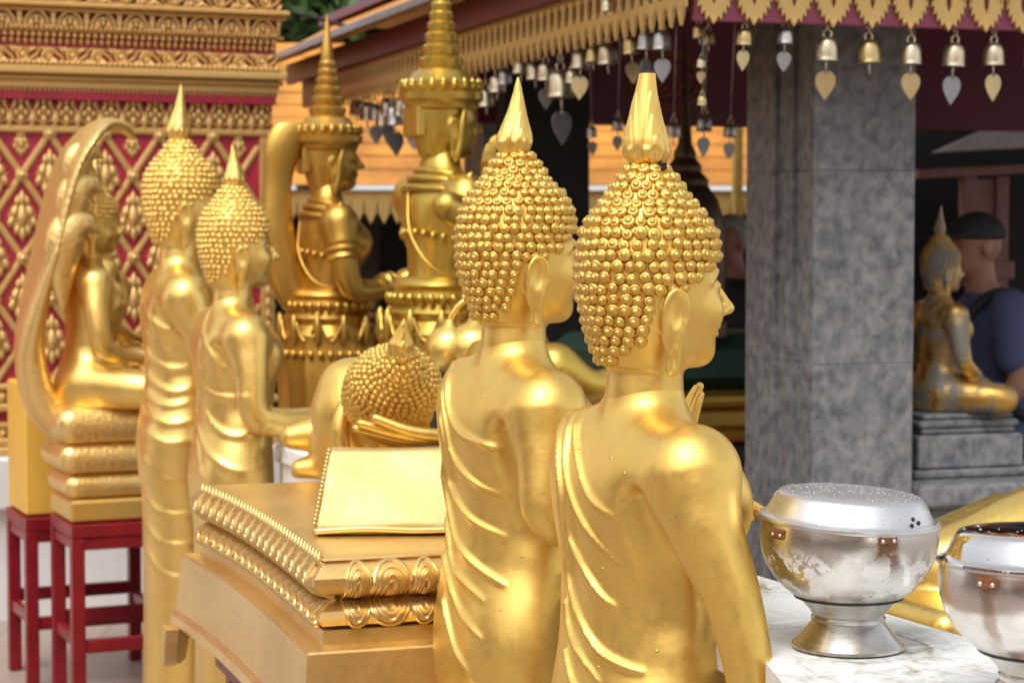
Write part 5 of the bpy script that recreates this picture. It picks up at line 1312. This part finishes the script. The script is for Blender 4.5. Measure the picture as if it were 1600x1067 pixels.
def bowl(label, px, py, s, mat_b, mat_l, tilt, shiny=False, seed=0):
    p = atz(px, py, TZ); p.z = TZ+.001
    r = thing('alms_bowl', label, 'bowl', p, 0, 'lidded steel alms bowls on the marble table', s)
    foot = [(.071, 0), (.0765, .002), (.076, .006), (.064, .018), (.052, .033), (.0485, .037), (.0505, .039), (.0505, .043), (.048, .045), (.052, .052), (.071, .073)]
    MB().lathe(foot, 64).ob('foot', mat_b if not shiny else ST_BODY2, r, True, 35)
    body = [(.070, .070), (.0735, .072), (.088, .083), (.102, .098), (.113, .116), (.1185, .134), (.1205, .150), (.1195, .166), (.1175, .175)]
    MB().lathe(body, 72).ob('bowl_body', mat_b, r, True, 60)
    lid = [(.119, .171), (.1225, .172), (.1232, .175), (.1225, .178), (.1165, .1795), (.112, .184), (.1045, .198), (.100, .206), (.0965, .2095), (.090, .2112), (.060, .213), (.02, .214), (.002, .2145)]
    lo_ = MB().lathe(lid, 72).ob('lid', mat_l, r, True, 50, mat4=T(0, 0, .175) @ Matrix.Rotation(tilt[0], 4, 'Y') @ Matrix.Rotation(tilt[1], 4, 'X') @ T(0, 0, -.175))
    MB().lathe([(.0735, .0695), (.0745, .071), (.0745, .0735), (.0715, .0755)], 48).ob('seam', DIRT, r, True)
    for a in ((-1.30, -2.62) if not shiny else (-2.35, -.6)):
        M = RZ(a) @ T(.1190, 0, .164); b = MB().box((-.003, -.013, -.007), (.0030, .013, .007), .002, M=M).ob('hinge_plate', RUST, r)
        for y in (-.008, .008): MB().lathe([(.0028, 0), (.0025, .0015), (.001, .002)], 10, M @ T(.0035, y, -.001) @ Matrix.Rotation(math.pi/2, 4, 'Y')).ob('rivet', ST_LID, b, True)
    if not shiny:
        for dx, dz in ((.0, 0), (-.006, -.009), (.008, -.006)):
            a = -.86+dx*10; MB().lathe([(.0032, 0), (.0030, .0008), (.0004, .001)], 10, RZ(a) @ T(.1078+dz*-.5, 0, .192+dz*.8) @ Matrix.Rotation(math.radians(68), 4, 'Y')).ob('rivet_hole', BLACK, lo_, True)
    rg = np.random.default_rng(seed); bm = MB()
    for k in range(420 if not shiny else 30):
        rr = .094*math.sqrt(rg.uniform(0, 1)) if rg.uniform() < .7 else rg.uniform(.094, .122); a = rg.uniform(0, 6.283); w = rg.uniform(.0005, .0013)*(1.0 if not shiny else 1.6)
        z = float(np.interp(rr, [.0, .06, .09, .0965, .1, .1045, .112, .1165, .122], [.2145, .213, .2112, .2095, .206, .198, .184, .1795, .178]))
        bm.lathe([(w, -.0004), (w*.8, w*.4), (w*.1, w*.62)], 6, T(rr*math.cos(a), rr*math.sin(a), z))
    d = bm.ob('water_drops', DROP, lo_, True); d['kind'] = 'stuff'
    return r
bowl('weathered steel alms bowl with chalky patches and rust, droplets on its lid', 1325, 1012, 1.0, ST_DULL, ST_LID, (.055, .02), False, 1)
bowl('shinier steel alms bowl cut by the right edge, mirror bright lid', 1628, 1112, 1.02, ST_BODY2, ST_SHINY, (.0, -.03), True, 2)

# gold folded leg and plinth beyond the table
gl = at(1560, 880, 3.75); gl.z = 0
gg = thing('gold_seated_statue_leg', 'smooth gold folded leg of a low statue behind the steel bowls', 'statue', gl, RG)
S = SDF((-.35, -.34, .80), (.55, .40, 1.20), .008)
S.chain([(-.10, .0, .99), (.05, .0, 1.035), (.25, .02, 1.07), (.45, .05, 1.10)], [.075, .085, .095, .11], .03, .03); S.chain([(-.10, .02, .96), (.0, .16, .97), (.2, .25, 1.0)], [.08, .08, .08], .05, .03)
S.rbox((.12, .04, .915), (.40, .26, .045), .03, .02); V, Q = S.net(1); link('leg', mesh('leg', V, Q, G_BRIGHT), gg)
MB().box((-.40, -.26, 0), (.55, .36, .868), .03).ob('plinth', G_BRIGHT, gg)

# golden pots on a stand
for px, py, rr, lab in ((703, 552, .062, 'round gold pot beside the crowned figure, left of the pair'), (742, 548, .075, 'round gold pot with a hoop handle, right of the pair')):
    p = at(px, py, 5.4)
    o = thing('gold_pot', lab, 'pot', p, 0, 'gold pots below the crowned figure')
    MB().lathe([(rr*.6, -.06), (rr*.95, -.03), (rr*1.05, .0), (rr, .035), (rr*.7, .06), (rr*.3, .072), (rr*.2, .085), (.002, .09)], 28).ob('pot_body', G_BRIGHT, o, True, 60)
    if px > 720: MB().tube([(rr*1.0*math.cos(a), 0, .02+.115*math.sin(a)) for a in np.linspace(0, math.pi, 15)], .008, 8).ob('handle', G_BRIGHT, o, True)
    st = MB().box((p.x-.05, p.y-.05, 0), (p.x+.05, p.y+.05, p.z-.061), .004).ob('pot_stand', DARKWOOD); tag(st, 'dark stand under the gold pot on the '+('right' if px > 720 else 'left'), 'stand', 'dark stands under the gold pots')

# ------------------------------------------------------------------ bells along the eaves
BRASS = gold('tarnished_brass', (.60, .46, .20), (.20, .15, .06), .36, .95); BRASS2 = gold('pale_brass', (.66, .58, .40), (.25, .20, .12), .34, .95); PEWTER = plain('grey_metal', (.55, .54, .52), .35, .9, .2)
LEAFB = plain('brass_leaf_sheet', (.56, .45, .24), .34, .9, .15); LEAFG = plain('dull_grey_leaf', (.30, .30, .31), .4, .85, .15)
def bell_parts():
    cup = [(.0305, 0), (.0325, .001), (.0320, .005), (.0305, .009), (.0305, .012), (.0298, .024), (.0290, .038), (.0268, .050), (.021, .059), (.012, .0635), (.006, .065), (.002, .066)]
    bmc = {m.name: MB().lathe(cup, 24).me('bell_cup', m, True, 40) for m in (BRASS, BRASS2, PEWTER)}
    hg = MB().tube([(.011*math.cos(a), 0, .072+.013*math.sin(a)) for a in np.linspace(0, 2*math.pi, 17)[:-1]], .0035, 6, True); hg.tube([(0, .008*math.cos(a), .094+.011*math.sin(a)) for a in np.linspace(0, 2*math.pi, 15)[:-1]], .003, 6, True)
    hgm = hg.me('hanging_ring', BRASS2, True)
    rod = MB().tube([(0, 0, .03), (0, 0, -.012), (.001, 0, -.030)], .0028, 6).me('clapper_rod', PEWTER, True)
    P = [(0, 0), (.008, .010), (.019, .005), (.027, -.006), (.028, -.022), (.021, -.040), (.009, -.058), (0, -.070)]; P = P+[(-x, z) for x, z in P[-2:0:-1]]
    lf = {m.name: MB().prism([(x, z) for x, z in P], .003, T(0, -.0015, 0)).me('leaf_pendant', m) for m in (LEAFB, LEAFG)}
    return bmc, hgm, rod, lf
BC, HG, ROD, LF = bell_parts()
ORD = ['first', 'second', 'third', 'fourth', 'fifth', 'sixth', 'seventh', 'eighth', 'ninth', 'tenth', 'eleventh', 'twelfth', 'thirteenth', 'fourteenth', 'fifteenth', 'sixteenth', 'seventeenth', 'eighteenth', 'nineteenth', 'twentieth', 'twenty-first', 'twenty-second', 'twenty-third', 'twenty-fourth', 'twenty-fifth']
def bell(label, p, s, mat, leaf, leafdrop, yaw, group, cord_top=None):
    r = thing('temple_bell', label, 'bell', p, yaw, group, s); r.rotation_euler = (rng.uniform(-.06, .06), rng.uniform(-.06, .06), yaw)
    link('bell_cup', BC[mat.name], r); link('hanging_ring', HG, r); link('clapper_rod', ROD, r)
    if leaf is not None:
        link('leaf_pendant', LF[leaf.name], r, (0, 0, -.030-leafdrop)); 
        if leafdrop > .001: MB().tube([(0, 0, -.029), (0, 0, -.031-leafdrop)], .0014, 5).ob('leaf_wire', PEWTER, r, True)
    if cord_top is not None and cord_top-p.z > .1*s: MB().tube([(0, 0, .100), (0, 0, (cord_top-p.z)/s)], .002, 5).ob('hanging_wire', PEWTER, r, True)
    return r
Sinv = SMX.inverted()
def on_plane(px, py, axis, val):
    """point of the pavilion where the ray through a pixel meets a plane of its own grid"""
    o = Sinv @ Vector((0, 0, EYE)); d = Sinv.to_3x3() @ ray(px, py); t = (val-o[axis])/d[axis]; return SMX @ (o+d*t)
# right eave (front): cup centre x, y of cup bottom, cup half width in pixels, leaf?
FR = [(1162, 71, 12, BRASS, LEAFB, .0), (1226, 69, 12, PEWTER, LEAFG, .010), (1291, 95, 17, BRASS2, LEAFB, .008), (1358, 99, 17, BRASS, None, 0), (1423, 101, 16, BRASS2, LEAFB, .004), (1489, 104, 17, BRASS2, LEAFG, .006), (1552, 102, 16, BRASS2, LEAFB, .006), (1617, 104, 17, BRASS2, LEAFB, .006)]
for i, (px, py, hw, mt, lf, ld) in enumerate(FR):
    p = on_plane(px, py, 1, .045+.01*(i % 2)); s = 1.1*hw/(FPX/p.y)/.033
    bell('%s %s bell from the corner on the front eave, %s' % (ORD[i], 'grey metal' if mt is PEWTER else 'brass', 'no leaf below it' if lf is None else ('grey leaf below it' if lf is LEAFG else 'brass leaf below it')), p, s, mt, lf, ld, rng.uniform(-.5, .5)+SR, 'bells along the front eave', ZB)
# left eave, receding
LE = [(1035, 78, 12, PEWTER, LEAFG, .01), (1010, 78, 12, PEWTER, LEAFG, .01), (987, 85, 11, BRASS, LEAFB, .01), (950, 101, 13, BRASS2, None, 0), (927, 98, 10, BRASS, None, 0), (907, 108, 12, BRASS2, LEAFB, .004), (893, 130, 8, BRASS2, None, 0), (877, 153, 17, BRASS2, LEAFG, .012), (853, 126, 11, BRASS2, LEAFG, .008), (836, 125, 11, BRASS2, None, 0), (814, 116, 11, BRASS2, None, 0),
      (789, 132, 9, PEWTER, None, 0), (777, 145, 11, BRASS2, None, 0), (760, 167, 11, BRASS2, None, 0), (742, 150, 10, PEWTER, None, 0), (646, 190, 9, PEWTER, LEAFG, .004), (637, 185, 9, PEWTER, None, 0), (628, 182, 10, BRASS2, None, 0), (617, 196, 10, PEWTER, LEAFG, .0), (606, 182, 9, BRASS2, LEAFG, .006), (598, 196, 8, BRASS2, None, 0), (587, 188, 8, PEWTER, LEAFG, .0), (574, 188, 9, BRASS2, None, 0), (557, 180, 8, BRASS2, None, 0)]
for i, (px, py, hw, mt, lf, ld) in enumerate(LE):
    p = on_plane(px, py, 0, .045+.02*(i % 2)); s = (1.28 if px > 700 else 1.6)*hw/(FPX/p.y)/.033
    bell('%s bell from the corner along the receding left eave%s' % (ORD[i], ', heart shaped leaf below' if lf else ''), p, s, mt, lf, ld, rng.uniform(-.6, .6)+.3, 'bells along the left eave', ZB+.03)
# strings of small bells inside
for i, (px, py, hw, Y, mt, lf, lab) in enumerate(((1093, 60, 11, 5.95, BRASS, None, 'brass bell at the very corner of the eaves'), (1107, 70, 11, 6.15, BRASS2, None, 'pale bell just behind the corner bell'), (1096, 106, 8, 6.0, BRASS2, LEAFB, 'small bell on the corner string, heart leaf below'), (1097, 165, 8, 6.0, BRASS, None, 'lowest bright bell of the corner string'),
    (949, 18, 10, 6.25, BRASS2, None, 'small bell hung against the fretwork of the left eave'), (1100, 205, 13, 7.4, BRONZE if 0 else PEWTER, LEAFG, 'dark bell hanging low beside the yellow post'), (1052, 215, 12, 7.6, PEWTER, None, 'dark bell above the bronze spire'), (1140, 215, 11, 7.4, PEWTER, LEAFG, 'dark bell against the yellow post'), (965, 205, 10, 8.0, PEWTER, LEAFG, 'dark bell beside the broken flame tip, inside'), (925, 215, 9, 7.9, PEWTER, LEAFG, 'dark bell before the black shade screen'))):
    p = at(px, py, Y); bell(lab, p, hw/(FPX/Y)/.033, mt, lf, .004, rng.uniform(-.5, .5), 'bells hanging inside the pavilion', 2.598 if Y > 6.5 else ZB+.02)
